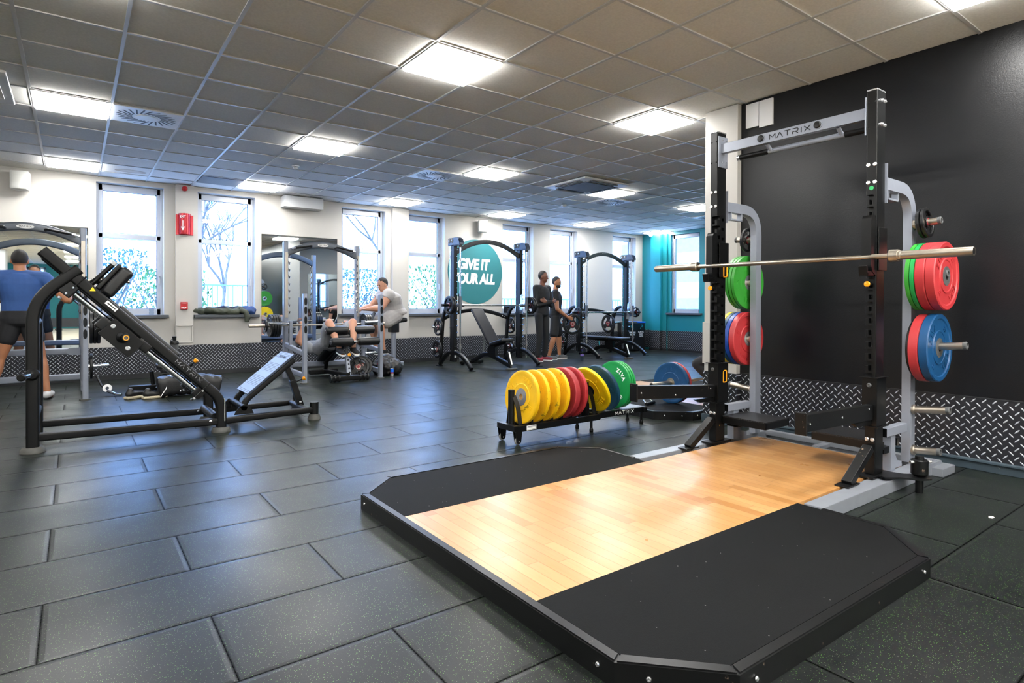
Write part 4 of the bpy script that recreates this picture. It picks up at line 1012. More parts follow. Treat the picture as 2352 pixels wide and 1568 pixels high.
for x_, y_, z1 in ((2.945, 3.995, .44), (3.80, 3.995, .44)):
    b = B(); b.cyl((x_, y_, .15), (x_, y_, z1), .027, n=28); part('end_post', b, 'matt_black', t)
    for s_ in (-1, 1):
        b = B(); b.sweep(fillet([(x_+.01, y_+s_*.02, z1-.05), (x_+.03, y_+s_*.055, z1-.14), (x_+.03, y_+s_*.085, .155)], .1), [(-.02, -.003), (.02, -.003), (.02, .003), (-.02, .003)], up=(0, 1, 0)); part('post_brace', b, 'black', t)
for x_, y_ in ((2.93, 3.885), (2.93, 4.105)):
    b = B(); b.prism([(-.035, .11), (.035, .11), (.022, .02), (.008, .012), (-.008, .012), (-.022, .02)], (x_, y_+.018, 0), (1, 0, 0), (0, 0, 1), .005); b.prism([(-.035, .11), (.035, .11), (.022, .02), (.008, .012), (-.008, .012), (-.022, .02)], (x_, y_-.013, 0), (1, 0, 0), (0, 0, 1), .005); f_ = part('castor_fork', b, 'black', t)
    b = B(); b.lathe([(.012, -.010), (.026, -.010), (.030, -.006), (.030, .006), (.026, .010), (.012, .010)], (x_, y_, .0305), (0, 1, 0), 28); part('castor_wheel', b, mat('clear_grey_wheel_%d' % int(y_*10), '#8d8e8c', .35), f_)
    b = B(); b.cyl((x_, y_-.022, .0305), (x_, y_+.022, .0305), .007, n=12); part('axle', b, 'zinc', f_)
for x_, y_ in ((3.78, 3.90), (3.78, 4.09), (4.45, 3.90), (4.45, 4.08)):
    b = B(); b.cyl((x_, y_, .02), (x_, y_, .12), .012, n=16); lg = part('leg', b, 'black', t)
    b = B(); b.lathe([(0, 0), (.017, 0), (.019, .01), (.017, .03), (.012, .036), (0, .036)], (x_, y_, 0), (0, 0, 1), 20); part('foot', b, 'black', lg)
b = B(); strokes(b, 'MATRIX', (4.19, 3.8765, .141), (1, 0, 0), (0, 0, 1), .030, .036, .012, .0045); part('lettering', b, 'print_white', t)
b = B(); b.bb((3.01, 3.8655, .112), (3.11, 3.867, .150)); sk = part('data_label', b, 'print_white', t)
b = B(); b.bb((3.015, 3.8648, .130), (3.105, 3.8655, .134)); b.bb((3.015, 3.8648, .138), (3.105, 3.8655, .146)); b.bb((3.015, 3.8648, .118), (3.105, 3.8655, .122)); part('label_print', b, 'print_grey', sk)
yA = bumper('yellow', .034, num='15', hub='zinc', rhub=.074); yB = bumper('yellow', .036, num='15', hub='zinc'); rA = bumper('red_dark', .055, num='25', hub='steel'); rB = bumper('red', .036, num='25'); yC = bumper('yellow_new', .034, num='5', hub='black')
nA = bumper('navy', .036, num='20', hub='steel'); gA = bumper('green', .024, num='10', hub='zinc', print_='print_white')
grp = 'bumper plates on the trolley'
def tp(pl_, x, lean, lab, z=.37, yaw=0.0, roll=0.0):
    ax = Vector((-math.cos(lean)*math.cos(yaw), -math.sin(yaw), math.sin(lean)))
    put_plate(pl_, (x, 3.99, z), ax, lab, grp, roll=roll)
tp(yA, 3.055, .10, 'yellow plate at the front of the trolley, its silver hub showing', roll=-.5)
tp(yB, 3.165, .08, 'second yellow plate from the front of the trolley', roll=.5)
tp(yB, 3.275, .08, 'third yellow plate from the front of the trolley', roll=.9)
tp(yB, 3.385, .10, 'fourth yellow plate, directly in front of the dark red one on the trolley', roll=2.2)
tp(rA, 3.495, .06, 'dark red plate on the trolley, between a yellow and a brighter red one', roll=.4)
tp(rB, 3.595, .06, 'bright red plate in the middle of the trolley', roll=1.4)
tp(yC, 3.86, -.42, 'clean yellow plate leaning over behind the second post of the trolley', z=.37, roll=.7)
tp(nA, 3.99, -.30, 'dark blue plate leaning against the yellow one on the trolley', z=.375, roll=0)
for k, (x, lab) in enumerate(((4.155, 'front green plate with white lettering near the far end of the trolley'), (4.185, 'middle green plate of three at the far end of the trolley'), (4.215, 'rearmost green plate at the far end of the trolley'))): tp(gA, x, .05, lab, z=.392, roll=-.75)
# ------------------------------------------------------------------ black hack squat machine
t = thing('hack_squat_machine', 'large matt black angled squat machine on the left, without plates', 'squat machine', (.85, 6.2, 0))
YN, YF = 5.86, 6.50
for yc, side in ((YN, 'n'), (YF, 'f')):
    b = B(); b.oval(fillet([(-.262, yc, .03), (-.262, yc, 1.18), (.03, yc, 1.425)], .26, 10), .10, .085, up=(1, 0, 0)); fr = part('rear_post', b, 'matt_black', t)
    b = B(); b.oval(fillet([(-.20, yc, 1.555), (.90, yc, .455), (1.062, yc, .30), (1.062, yc, .03)], [.05, .24], 10), .085, .085, up=(0, 1, 0)); mt = part('main_tube', b, 'matt_black', t)
    b = B(); b.cyl((-.205, yc, 1.56), (-.198, yc, 1.553), .043, n=28); part('tube_cap', b, 'black', mt)
    for x_ in (-.262, 1.062):
        b = B(); b.lathe([(0, 0), (.080, 0), (.082, .012), (.072, .035), (.062, .045), (0, .045)], (x_, yc, 0), (0, 0, 1), 32); part('rubber_foot', b, 'grey_rubber', t)
    b = B(); b.oval([(-.24, yc, .115), (1.04, yc, .095)], .075, .062, up=(0, 0, 1)); part('base_rail', b, 'matt_black', t)
    b = B(); ye = yc+(.06 if side == 'n' else -.0); b.oval([(1.08, yc, .095), (1.90, ye+.03, .10)], .070, .060, up=(0, 0, 1)); part('base_rail', b, 'matt_black', t)
    b = B(); b.cyl((1.93, ye+.03, .04), (1.93, ye+.03, .175), .043, n=28); ep = part('end_post', b, 'black_worn', t)
    b = B(); b.lathe([(0, 0), (.062, 0), (.064, .012), (.055, .035), (.05, .055), (0, .055)], (1.93, ye+.03, 0), (0, 0, 1), 32); part('rubber_foot', b, 'grey_rubber', ep)
    bolts(t, [(-.262, yc-.0425, z_) for z_ in ((1.02, .87, .665, .515, .31, .155) if side == 'n' else (1.05, .92, .72, .57, .36, .20))], (0, -1, 0), r=.019, h=.005)
    bolts(t, [(.97, yc-.032, .10)], (0, -1, 0), r=.019, h=.005)
    # guide rod and its end brackets
    b = B(); b.cyl((.0, yc+.02, 1.225), (.87, yc+.02, .375), .0225, n=24); part('guide_rod', b, 'chrome', t)
    b = B(); b.beam((.055, yc+.0, 1.365), (-.075, yc+.0, 1.225), .09, .055, up=(0, 1, 0), bevel=.006); br = part('rod_bracket', b, 'black', t)
    b = B(); b.oval([(.075, yc, 1.365), (-.0, yc, 1.285)], .11, .012, up=(-.7, 0, .7)); part('clamp_strap', b, 'black', br)
    bolts(br, [(-.055, yc-.045, 1.23), (-.01, yc-.045, 1.275), (-.10, yc-.02, 1.20)], (0, -1, 0), r=.010, h=.010)
    b = B(); b.beam((.955, yc, .435), (.845, yc, .335), .085, .05, up=(0, 1, 0), bevel=.01); br = part('rod_bracket', b, 'black', t)
    for dd in (0, .018): b = B(); b.tube([(.965-dd, yc-.045, .45-dd*.9), (.835-dd, yc-.045, .325-dd*.9)], .006, 8); part('clamp_strap', b, 'black', br)
    bolts(br, [(.905, yc-.045, .385), (.84, yc-.045, .325), (.82, yc-.03, .315)], (0, -1, 0), r=.010, h=.012)
for z_, x_ in ((1.0, -.262), (.26, -.262)): b = B(); b.cyl((x_, YN+.04, z_), (x_, YF-.04, z_), .036); part('cross_tube', b, 'matt_black', t)
b = B(); b.cyl((1.02, YN+.03, .13), (1.02, YF-.03, .13), .036); part('cross_tube', b, 'matt_black', t)
b = B(); b.cyl((1.86, YN+.09, .10), (1.86, YF-.02, .10), .03); part('cross_tube', b, 'matt_black', t)
# storage peg on the rear post
b = B(); b.lathe([(.048, 0), (.045, .03), (.030, .045)], (-.262, YN-.03, .605), (0, -1, 0), 28); pg = part('storage_peg', b, 'matt_black', t)
b = B(); b.lathe([(.024, .04), (.024, .20)], (-.262, YN-.03, .605), (-.25, -1, -.0), 24); part('peg_bar', b, 'chrome', pg)
b = B(); b.lathe([(0, .235), (.020, .235), (.027, .228), (.027, .195), (0, .195)], (-.262, YN-.03, .605), (-.25, -1, -.0), 24); part('peg_cap', b, 'black', pg)
# sled: side plates, back pad, shoulder pads, handles
dn = Vector((1, 0, -1)).normalized(); nn = Vector((1, 0, 1)).normalized()
def sled(yc, near):
    b = B(); c0 = Vector((.30, yc, .875)); b.beam(c0-dn*.135, c0+dn*.155, .165, .034, up=(0, 1, 0), bevel=.005); pt = part('sled_plate', b, 'matt_black', t)
    b = B(); c1 = Vector((.19, yc+.05, .98)); b.box(c1, (.10, .10, .10), Matrix.Rotation(math.radians(45), 3, 'Y'), .012); part('bearing_block', b, 'black', pt)
    b = B(); c1 = Vector((.46, yc+.05, .80)); b.box(c1, (.12, .10, .08), Matrix.Rotation(math.radians(45), 3, 'Y'), .012); part('bearing_block', b, 'black', pt)
    s_ = -1
    bolts(pt, [c0-dn*.10+V(0, -.017, 0)+nn*.03, c0+dn*.10+V(0, -.017, 0)-nn*.03], (0, -1, 0), r=.019, h=.006)
    b = B(); h0 = c0+V(.015, -.017, .0); b.lathe([(.046, 0), (.046, .010), (.034, .022), (.026, .026), (.025, .10)], h0, (.15, -1, 0), 28); hn = part('plate_horn', b, 'matt_black', pt)
    b = B(); e = h0+Vector((.15, -1, 0)).normalized()*.10; b.lathe([(0, .0), (.025, .0), (.025, .012), (.0, .012)], e, (.15, -1, 0), 28); part('horn_cap', b, 'grille_dark', hn)
    b = B(); b.ring([(.015, .010), (.021, .010), (.021, .0155), (.015, .0155)], e, (.15, -1, 0), 28); part('cap_ring', b, 'orange', hn)
sled(5.80, True); sled(6.56, False)
b = B(); b.cyl((.29, 5.80, .90), (.29, 6.56, .90), .03); part('cross_tube', b, 'matt_black', t)
b = B(); c0 = Vector((.52, 6.18, .90)); b.box(c0, (.06, .40, .62), Matrix.Rotation(math.radians(-45), 3, 'Y'), .02, 3); part('back_pad', b, 'pad', t)
b = B(); b.box(c0-nn*.05+dn*0, (.03, .30, .66), Matrix.Rotation(math.radians(-45), 3, 'Y'), .006); part('pad_frame', b, 'matt_black', t)
for y_ in (6.0, 6.36):
    b = B(); cp = Vector((.285, y_, 1.33)); b.box(cp, (.11, .14, .28), Matrix.Rotation(math.radians(38), 3, 'Y'), .035, 4); sp_ = part('shoulder_pad', b, 'pad', t)
    b = B(); b.box(cp-Vector((.055, 0, -.045)), (.035, .12, .26), Matrix.Rotation(math.radians(38), 3, 'Y'), .01); part('pad_board', b, 'black', sp_)
    b = B(); b.cyl((.20, y_, 1.20), (.30, y_, 1.10), .025); part('pad_post', b, 'matt_black', t)
for y_ in (5.98, 6.40):
    b = B(); b.cyl((.14, y_, 1.345), (.255, y_, 1.475), .019, n=20); hd = part('hand_grip', b, 'matt_black', t)
    b = B(); b.cyl((.085, y_, 1.29), (.14, y_, 1.345), .022, n=20); part('grip_mount', b, 'black', hd)
    b = B(); b.cyl((.255, y_, 1.475), (.275, y_, 1.498), .020, n=20); part('grip_cap', b, 'offwhite', hd)
    b = B(); b.tube([(.16, y_, 1.34), (.21, y_+.01, 1.31), (.23, y_+.03, 1.28)], .016, 12); part('grip_strut', b, 'black', hd)
# stop pin, stickers, lettering
b = B(); b.cyl((.805, YN-.0, .60), (.835, YN-.01, .63), .013); b.cyl((.83, YN-.01, .625), (.85, YN-.012, .645), .008); part('pin_barrel', b, 'black', t)
b = B(); b.lathe([(0, 0), (.012, 0), (.020, .02), (.022, .03), (.0, .034)], (.845, YN-.012, .64), (1, -.2, 1), 24); part('pull_knob', b, 'orange', t)
b = B(); u_ = Vector((1, 0, -.99)).normalized(); v_ = Vector((.99, 0, 1)).normalized(); b.prism([(-.02, -.012), (.02, -.012), (0, .022)], (.115, YN-.0445, 1.262), (1, 0, 0), (0, 0, 1), .0012); part('warning_sticker', b, mat('yellow_sticker', '#f0d21a', .4), t)
b = B(); b.box((.24, YN-.0445, 1.13), (.10, .002, .032), Matrix.Rotation(math.radians(45), 3, 'Y'), .0); lb = part('name_plate', b, 'print_white', t)
b = B(); b.box((.24, YN-.046, 1.13), (.075, .001, .008), Matrix.Rotation(math.radians(45), 3, 'Y')); part('plate_print', b, 'print_black', lb)
b = B(); strokes(b, 'MATRIX', (.80, YN-.0440, .565), u_, v_, .030, .036, .016, .004); part('lettering', b, 'print_grey', t)
b = B(); b.box((1.083, YN-.040, .20), (.004, .03, .20)); part('label_strip', b, 'print_white', t)
# tilted foot plate at the right end
b = B(); fo = part('foot_plate', b.box(OFF[t.name], (.56, .45, .022), None, .004), 'board', t)
fo.location = Vector((1.53, 6.20, .475)) - OFF[t.name]; fo.rotation_euler = (0, math.radians(-39.5), 0)
b = B(); strokes(b, 'MATRIX', (.22, 0, .0125), (0, 1, 0), (-1, 0, 0), .022, .03, .01, .004); o_ = part('plate_lettering', b, 'print_black', None); o_.parent = fo; o_.location = (0, 0, 0)
for y_ in (6.03, 6.37):
    b = B(); b.oval(fillet([(1.27, y_, .12), (1.30, y_, .235), (1.75, y_, .60)], .10, 8), .055, .055, up=(0, 1, 0)); part('plate_support', b, 'matt_black', t)
for y_ in (5.93, 6.47):
    b = B(); b.prism([(-.085, 0), (.085, 0), (.07, .035), (.04, .07), (-.03, .08), (-.065, .04)], (1.27, y_+.01, .125), (1, 0, 0), (0, 0, 1), .02); part('hinge_plate', b, 'matt_black', t)
b = B(); b.cyl((1.27, 5.92, .185), (1.27, 6.49, .185), .028); part('hinge_tube', b, 'matt_black', t)
b = B(); b.beam((1.72, 6.2, .54), (1.81, 6.2, .33), .05, .05, bevel=.005); part('prop_tube', b, 'black', t)
b = B(); b.beam((1.785, 6.2, .38), (1.87, 6.2, .11), .062, .062, bevel=.006); pr = part('prop_sleeve', b, 'black', t)
bolts(pr, [(1.86, 6.168, .15)], (0, -1, 0), r=.012, h=.004)
b = B(); b.cyl((1.82, 6.2, .36), (1.885, 6.19, .385), .008); part('pin_rod', b, 'black', t)
b = B(); b.lathe([(0, 0), (.012, 0), (.022, .02), (.022, .028), (0, .032)], (1.885, 6.19, .385), (1, -.15, .35), 24); part('pull_knob', b, 'orange', t)

# ------------------------------------------------------------------ silver free racks by the windows
def silver_rack(cx, label, gcount):
    """front posts with oval slots, tall rear uprights with gun-rack hooks, bowed top beam"""
    t = thing('squat_rack', label, 'squat rack', (cx, 9.2, 0), 0, world=False); hw = .59
    for s_ in (-1, 1):
        x = s_*hw
        b = B(); b.oval([(x+.01, -.45, .0), (x+.01, -.45, 1.31)], .062, .085, up=(0, 1, 0)); fp = part('front_post', b, 'silver', t)
        b = B()
        for z_ in (1.20, 1.07, .93, .79):
            lp = [(.020*math.cos(a), .045*math.sin(a)+(.012 if math.sin(a) > 0 else -.012)) for a in [2*math.pi*k/20 for k in range(20)]]
            b.prism(lp, (x+.01, -.4935, z_), (1, 0, 0), (0, 0, 1), -.0) if False else b.prism(lp[::-1], (x+.01, -.498, z_), (1, 0, 0), (0, 0, 1), -.006)
        part('slots', b, 'black', fp)
        b = B(); b.lathe([(0, 0), (.06, 0), (.06, .015), (0, .015)], (x+.01, -.45, 0), (0, 0, 1), 24); part('rubber_foot', b, 'grey_rubber', fp)
        b = B(); b.oval([(x, .50, 0), (x, .50, 2.15)], .075, .10, up=(0, 1, 0)); up = part('upright', b, 'silver', t)
        b = B(); b.bb((x-.022, .43, .95), (x+.022, .452, 1.98), .003); part('wear_strip', b, 'steel', up)
        b = B()
        for k in range(9):
            z_ = 1.02+k*.11; b.tube([(x+.03*s_*-1, .46, z_+.05), (x+.035*s_*-1, .425, z_+.01), (x+.035*s_*-1, .40, z_), (x+.035*s_*-1, .385, z_+.03)], .008, 8)
        part('bar_hooks', b, 'chrome', up)
        b = B(); b.oval([(x, -.41, .44), (x, .47, .52)], .05, .075, up=(0, 0, 1)); part('side_beam', b, 'silver', t)
        b = B(); b.oval([(x, -.41, .12), (x, .47, .14)], .05, .075, up=(0, 0, 1)); part('side_beam', b, 'silver', t)
        b = B(); b.beam((x-s_*.20, .50, .52), (x, .50, .52), .09, .06, up=(0, 1, 0), bevel=.004) if False else b.prism([(0, -.05), (0, .05), (-.12*s_, .045), (-.18*s_, 0), (-.12*s_, -.045)], (x-s_*.03, .455, .53), (1, 0, 0), (0, 0, 1), .012); gs = part('gusset', b, 'silver', t)
        bolts(gs, [(x-s_*.07, .452, .54), (x-s_*.12, .452, .53)], (0, -1, 0), r=.012, h=.006)
        for z_, L in ((.86, .30), (.34, .24)):
            b = B(); b.lathe([(.03, 0), (.03, .012), (.0245, .016), (.0245, L), (0, L)], (x+s_*.03, .22, z_), (s_, 0, .03), 20); part('plate_horn', b, 'chrome', t)
        b = B(); b.oval([(x, .22, .10), (x, .22, .90)], .05, .06, up=(0, 1, 0)); part('horn_post', b, 'silver', t)
    b = B(); b.oval(arc((-hw+.02, .50, 1.96), (0, .50, 2.12), (hw-.02, .50, 1.96), 18), .06, .11, up=(0, 1, 0)) if False else b.oval(arc((-hw+.02, .50, 1.97), (0, .50, 2.13), (hw-.02, .50, 1.97), 18), .06, .105, up=(0, 0, 1)); tb = part('top_beam', b, 'gunmetal', t)
    b = B(); b.lathe([(0, 0), (.05, 0), (.05, .003), (0, .003)], (0, .468, 2.125), (0, -1, 0), 32)
    for v in b.bm.verts: v.co.z = 2.125+(v.co.z-2.125)*.5; v.co.x *= 1.8
    pl_ = part('name_badge', b, 'print_white', tb)
    b = B(); strokes(b, 'MATRIX', (0, .4645, 2.125), (1, 0, 0), (0, 0, 1), .020, .017, .006, .003); part('lettering', b, 'print_black', pl_)
    for s_ in (-1, 1):
        b = B(); b.tube(fillet([(s_*.20, .46, 2.09), (s_*.20, .38, 2.10), (s_*.47, .38, 2.05)], .04), .016, 14); part('pull_up_grip', b, 'matt_black', tb)
        b = B(); b.cyl((s_*.47, .38, 2.05), (s_*.51, .38, 2.04), .018); b.cyl((s_*.50, .38, 2.04), (s_*.50, .47, 2.03), .012); part('grip_end', b, 'zinc', tb)
    for z_ in (.53, .19): b = B(); b.oval([(-hw, .50, z_), (hw, .50, z_)], .06, .085, up=(0, 0, 1)); part('rear_beam', b, 'silver', t)
    return t
silver_rack(-.50, 'silver rack at the left edge, with the person in the blue top inside it', 1)
silver_rack(3.28, 'silver rack in front of the second mirror, with the decline bench inside it', 2)
gL = grip_plate(.225, .038); gM = grip_plate(.165, .032); gS = grip_plate(.12, .026); gXS = grip_plate(.10, .022)
# barbell on the second silver rack, loaded with four plates each side
olympic_bar((2.12, 9.58, .825), (4.32, 9.58, .835), 'loaded barbell across the silver rack with the decline bench')
for k in range(4):
    put_plate(bumper('rubber_black', .035, R=.175, num=''), (2.54-.037*k, 9.58, .826), (-1, 0, 0), ['innermost black plate', 'second black plate', 'third black plate', 'outer large black plate'][k]+' at the left end of the loaded barbell', 'black plates on the loaded barbell, left end', roll=k*.7)
for k in range(3):
    put_plate(bumper('rubber_black', .035, R=.175, num=''), (3.95+.037*k, 9.58, .833), (1, 0, 0), ['innermost black plate', 'middle black plate', 'outer black plate'][k]+' at the right end of the loaded barbell', 'black plates on the loaded barbell, right end', roll=k)
put_plate(gXS, (2.36, 9.58, .826), (-1, 0, 0), 'small red centred plate at the outer left end of the loaded barbell')
for k in range(2): put_plate(gXS, (2.56-.028*k, 9.42, .345), (-1, 0, 0), ['inner', 'outer'][k]+' small black plate on the low left horn of the rack with the decline bench', roll=k)
# barbell and plates on the left silver rack
olympic_bar((-1.6, 9.55, 1.455), (.60, 9.55, 1.455), 'barbell across the left silver rack behind the head of the person in blue')
put_plate(gM, (.30, 9.55, 1.455), (1, 0, 0), 'black plate on the barbell of the left silver rack, before the window edge')
put_plate(gM, (-1.3, 9.55, 1.455), (-1, 0, 0), 'black plate on the far left end of the barbell of the left silver rack')
for k in range(3): put_plate(gL, (.17+.04*k, 9.42, .862), (1, 0, 0), ['innermost', 'middle', 'outermost'][k]+' large black plate on the side horn of the left silver rack', 'large plates on the left silver rack', roll=k*.5)
put_plate(gM, (.17, 9.42, .345), (1, 0, 0), 'black plate on the lowest side horn of the left silver rack')
# pulley handle leaning at the foot of the left rack
t = thing('row_handle', 'chrome row handle with a white collar on the floor by the left silver rack', 'cable handle', (.36, 9.0, 0))
b = B(); b.tube([(.22, 9.15, .24), (.27, 9.08, .12), (.36, 8.98, .035)], .013, 12); part('strap', b, 'black', t)
b = B(); b.ring([(.02, -.012), (.05, -.012), (.05, .012), (.02, .012)], (.33, 9.02, .09), (-.3, -1, .3), 28); part('collar', b, 'white', t)
b = B(); b.tube([(.33, 9.0, .06), (.42, 8.90, .02), (.47, 8.86, .017)], .015, 12); part('bar', b, 'chrome', t)
for k, (x_, y_) in enumerate(((.62, 9.18), (.70, 9.15))):
    t = thing('collar_clip', ['left', 'right'][k]+' one of two small spring clips lying on the floor left of the bag', 'collar clip', (x_, y_, 0), .4*k, 'spring clips on the floor', world=False)
    b = B(); b.ring([(.026, -.014), (.032, -.014), (.032, .014), (.026, .014)], (0, 0, .032), (1, .3, 0), 20); part('ring', b, ['black', 'chrome'][k], t)
    b = B(); b.tube([(.0, 0, .06), (.01, -.05, .07)], .006, 8); part('tab', b, 'black', t)

# ------------------------------------------------------------------ Smith machines
def smith(cx, cy, zbar, label, tag_):
    t = thing('smith_machine', label, 'smith machine', (cx, cy, 0), 0, world=False); hw = .755
    for s_ in (-1, 1):
        x = s_*hw
        b = B(); b.bb((x-.038, -.05, .12), (x+.038, .045, 2.27), .006); up = part('upright', b, 'black', t)
        b = B(); b.bb((x-.03, .09, .12), (x+.03, .115, 2.27), .002); part('guide_plate', b, 'chrome', t)
        b = B(); b.cyl((x, -.215, .14), (x, -.215, 2.22), .016, n=20); rd = part('guide_rod', b, 'chrome', t)
        b = B()
        for z_ in (.36, .42): b.cyl((x, -.215, z_), (x, -.215, z_+.035), .030, n=20)
        b.bb((x-.03, -.24, .40), (x+.03, .02, .415)); part('stop_collar', b, 'chrome', rd)
        for k in range(15):
            z_ = .55+k*.115
            b = B(); b.cyl((x, -.13, z_), (x, .10, z_), .008, n=12); part('hook_peg', b, 'chrome', t)
        b = B(); cap = [(-.27, 2.24), (-.27, 2.28), (-.23, 2.36), (-.15, 2.385), (.15, 2.385), (.155, 2.24)]
        b.prism([(y_, z_) for y_, z_ in cap], (x-.05, 0, 0), (0, 1, 0), (0, 0, 1), .10)
        bmesh.ops.recalc_face_normals(b.bm, faces=b.bm.faces); bmesh.ops.bevel(b.bm, geom=list(b.bm.edges), offset=.012, segments=2, affect='EDGES'); cp = part('pulley_housing', b, 'housing', t)
        for y_ in (-.0, .095):
            b = B(); b.lathe([(0, 0), (.045, 0), (.045, .006), (.02, .01), (0, .01)], (x-.05, y_, 2.335), (-1, 0, 0), 24); pw = part('pulley_cover', b, 'grille_dark', cp)
            b = B(); b.lathe([(0, .010), (.009, .010), (.009, .014), (0, .014)], (x-.05, y_, 2.335), (-1, 0, 0), 12); part('cover_screw', b, 'zinc', pw)
        b = B(); b.cyl((x, -.215, 2.20), (x, -.215, 2.245), .032, n=20); part('rod_socket', b, 'black', t)
        # arched foot
        b = B(); b.oval(arc((x, -.60, .035), (x, -.02, .29), (x, .52, .035), 18), .065, .075, up=(0, 0, 1)); part('base_arch', b, 'black', t)
        for y_ in (-.62, .54): b = B(); b.bb((x-.045, y_-.05, 0), (x+.045, y_+.05, .014), .003); part('foot_plate', b, 'black_worn', t)
        # curved storage post
        b = B(); b.oval(fillet([(x-s_*.0, .50, .06), (x, .40, .95), (x, .28, 1.13), (x, .02, 1.13)], .17, 8), .055, .07, up=(0, 1, 0)); part('storage_post', b, 'black', t)
        for z_, y_ in ((.74, .43), (.32, .47)):
            b = B(); b.lathe([(.028, 0), (.028, .02), (.022, .024), (.022, .19), (0, .19)], (x+s_*.03, y_, z_), (s_, 0, .05), 20); part('plate_horn', b, 'chrome', t)
        # bar carriage and catch
        b = B(); b.cyl((x, -.215, zbar-.09), (x, -.215, zbar+.16), .028, n=20); b.bb((x-.03, -.23, zbar-.03), (x+.03, -.10, zbar+.03), .005); part('bar_carriage', b, 'gunmetal', t)
        b = B(); b.prism([(-.16, -.16), (-.05, -.16), (-.09, .20), (-.12, .22)], (x-s_*.045-.004, 0, zbar), (0, 1, 0), (0, 0, 1), .008); part('bar_catch', b, 'chrome', t)
    b = B(); b.oval(arc((-hw+.03, .0, 2.12), (0, .0, 2.36), (hw-.03, .0, 2.12), 24), .045, .085, up=(0, 0, 1), pw=.25); tb = part('top_arch', b, 'dark_grey', t)
    b = B(); strokes(b, 'MATRIX', (0, -.0245, 2.372), (1, 0, 0), (0, 0, 1), .018, .022, .008, .0025); part('lettering', b, 'print_grey', tb)
    b = B(); b.oval(arc((-hw, .40, .90), (0, .48, 1.06), (hw, .40, .90), 20), .05, .075, up=(0, 0, 1)); rb = part('rear_arch', b, 'black', t)
    bolts(rb, [(x_, .395, z_) for x_, z_ in ((.62, .945), (.67, .93))], (0, -1, 0), r=.010, h=.006)
    b = B(); b.cyl((-hw-.32, -.14, zbar), (hw+.32, -.14, zbar), .015, n=20); br = part('smith_bar', b, 'chrome', t)
    for s_ in (-1, 1):
        b = B(); b.cyl((s_*(hw+.10), -.14, zbar), (s_*(hw+.34), -.14, zbar), .0245, n=20); part('bar_sleeve', b, 'black', br)
        b = B(); b.cyl((s_*(hw-.12), -.14, zbar), (s_*(hw-.06), -.14, zbar), .030, n=20); part('bar_stop', b, 'chrome', br)
    b = B(); b.bb((hw+.0385, -.03, .22), (hw+.040, .02, .36)); part('label', b, 'print_white', t)
    b = B(); b.bb((-hw-.02, -.0515, .20), (-hw+.02, -.05, .34)); part('label', b, 'print_white', t)
    def loc(dx, dy, z): return (cx+dx, cy+dy, z)
    # plates
    put_plate(gM, loc(-hw-.145, -.14, zbar), (-1, 0, 0), 'inner grip plate, left bar end, ' + tag_) if zbar > 1.1 else None
    put_plate(gM if zbar > 1.1 else gS, loc(-hw-.19, -.14, zbar), (-1, 0, 0), 'outer grip plate, left bar end, ' + tag_, roll=.2)
    if zbar > 1.1: put_plate(gM, loc(hw+.145, -.14, zbar), (1, 0, 0), 'inner grip plate, right bar end, ' + tag_)
    put_plate(gM if zbar > 1.1 else gS, loc(hw+.19, -.14, zbar), (1, 0, 0), 'outer grip plate, right bar end, ' + tag_, roll=.5)
    return t, loc, hw
t1, l1, hw = smith(6.345, 9.36, 1.155, 'black smith machine in front of the round teal sticker', 'smith machine by the sticker')
put_plate(gM, l1(-hw-.09, .43, .745), (-1, 0, 0), 'grip plate, upper left storage horn, smith machine by the sticker', roll=.1)
put_plate(gM, l1(-hw-.09, .47, .325), (-1, 0, 0), 'grip plate, lower left storage horn, smith machine by the sticker', roll=.1)
put_plate(gM, l1(hw+.09, .43, .745), (1, 0, 0), 'grip plate, upper right storage horn, smith machine by the sticker')
put_plate(gM, l1(hw+.09, .47, .325), (1, 0, 0), 'grip plate, lower right storage horn, smith machine by the sticker')
t2, l2, hw = smith(9.94, 9.86, 1.005, 'second smith machine nearer the teal corner, with the flat bench', 'smith machine near the teal corner')
put_plate(gL, l2(hw-.09, .50, .72), (1, 0, 0), 'large plate leaning at the inside right of the smith machine near the teal corner')
put_plate(gS, l2(-hw-.09, .47, .325), (-1, 0, 0), 'small plate on the lower left horn of the smith machine near the teal corner')
put_plate(gL, l2(-hw-.09, .43, .745), (-1, 0, 0), 'large plate on the upper left horn of the smith machine near the teal corner')

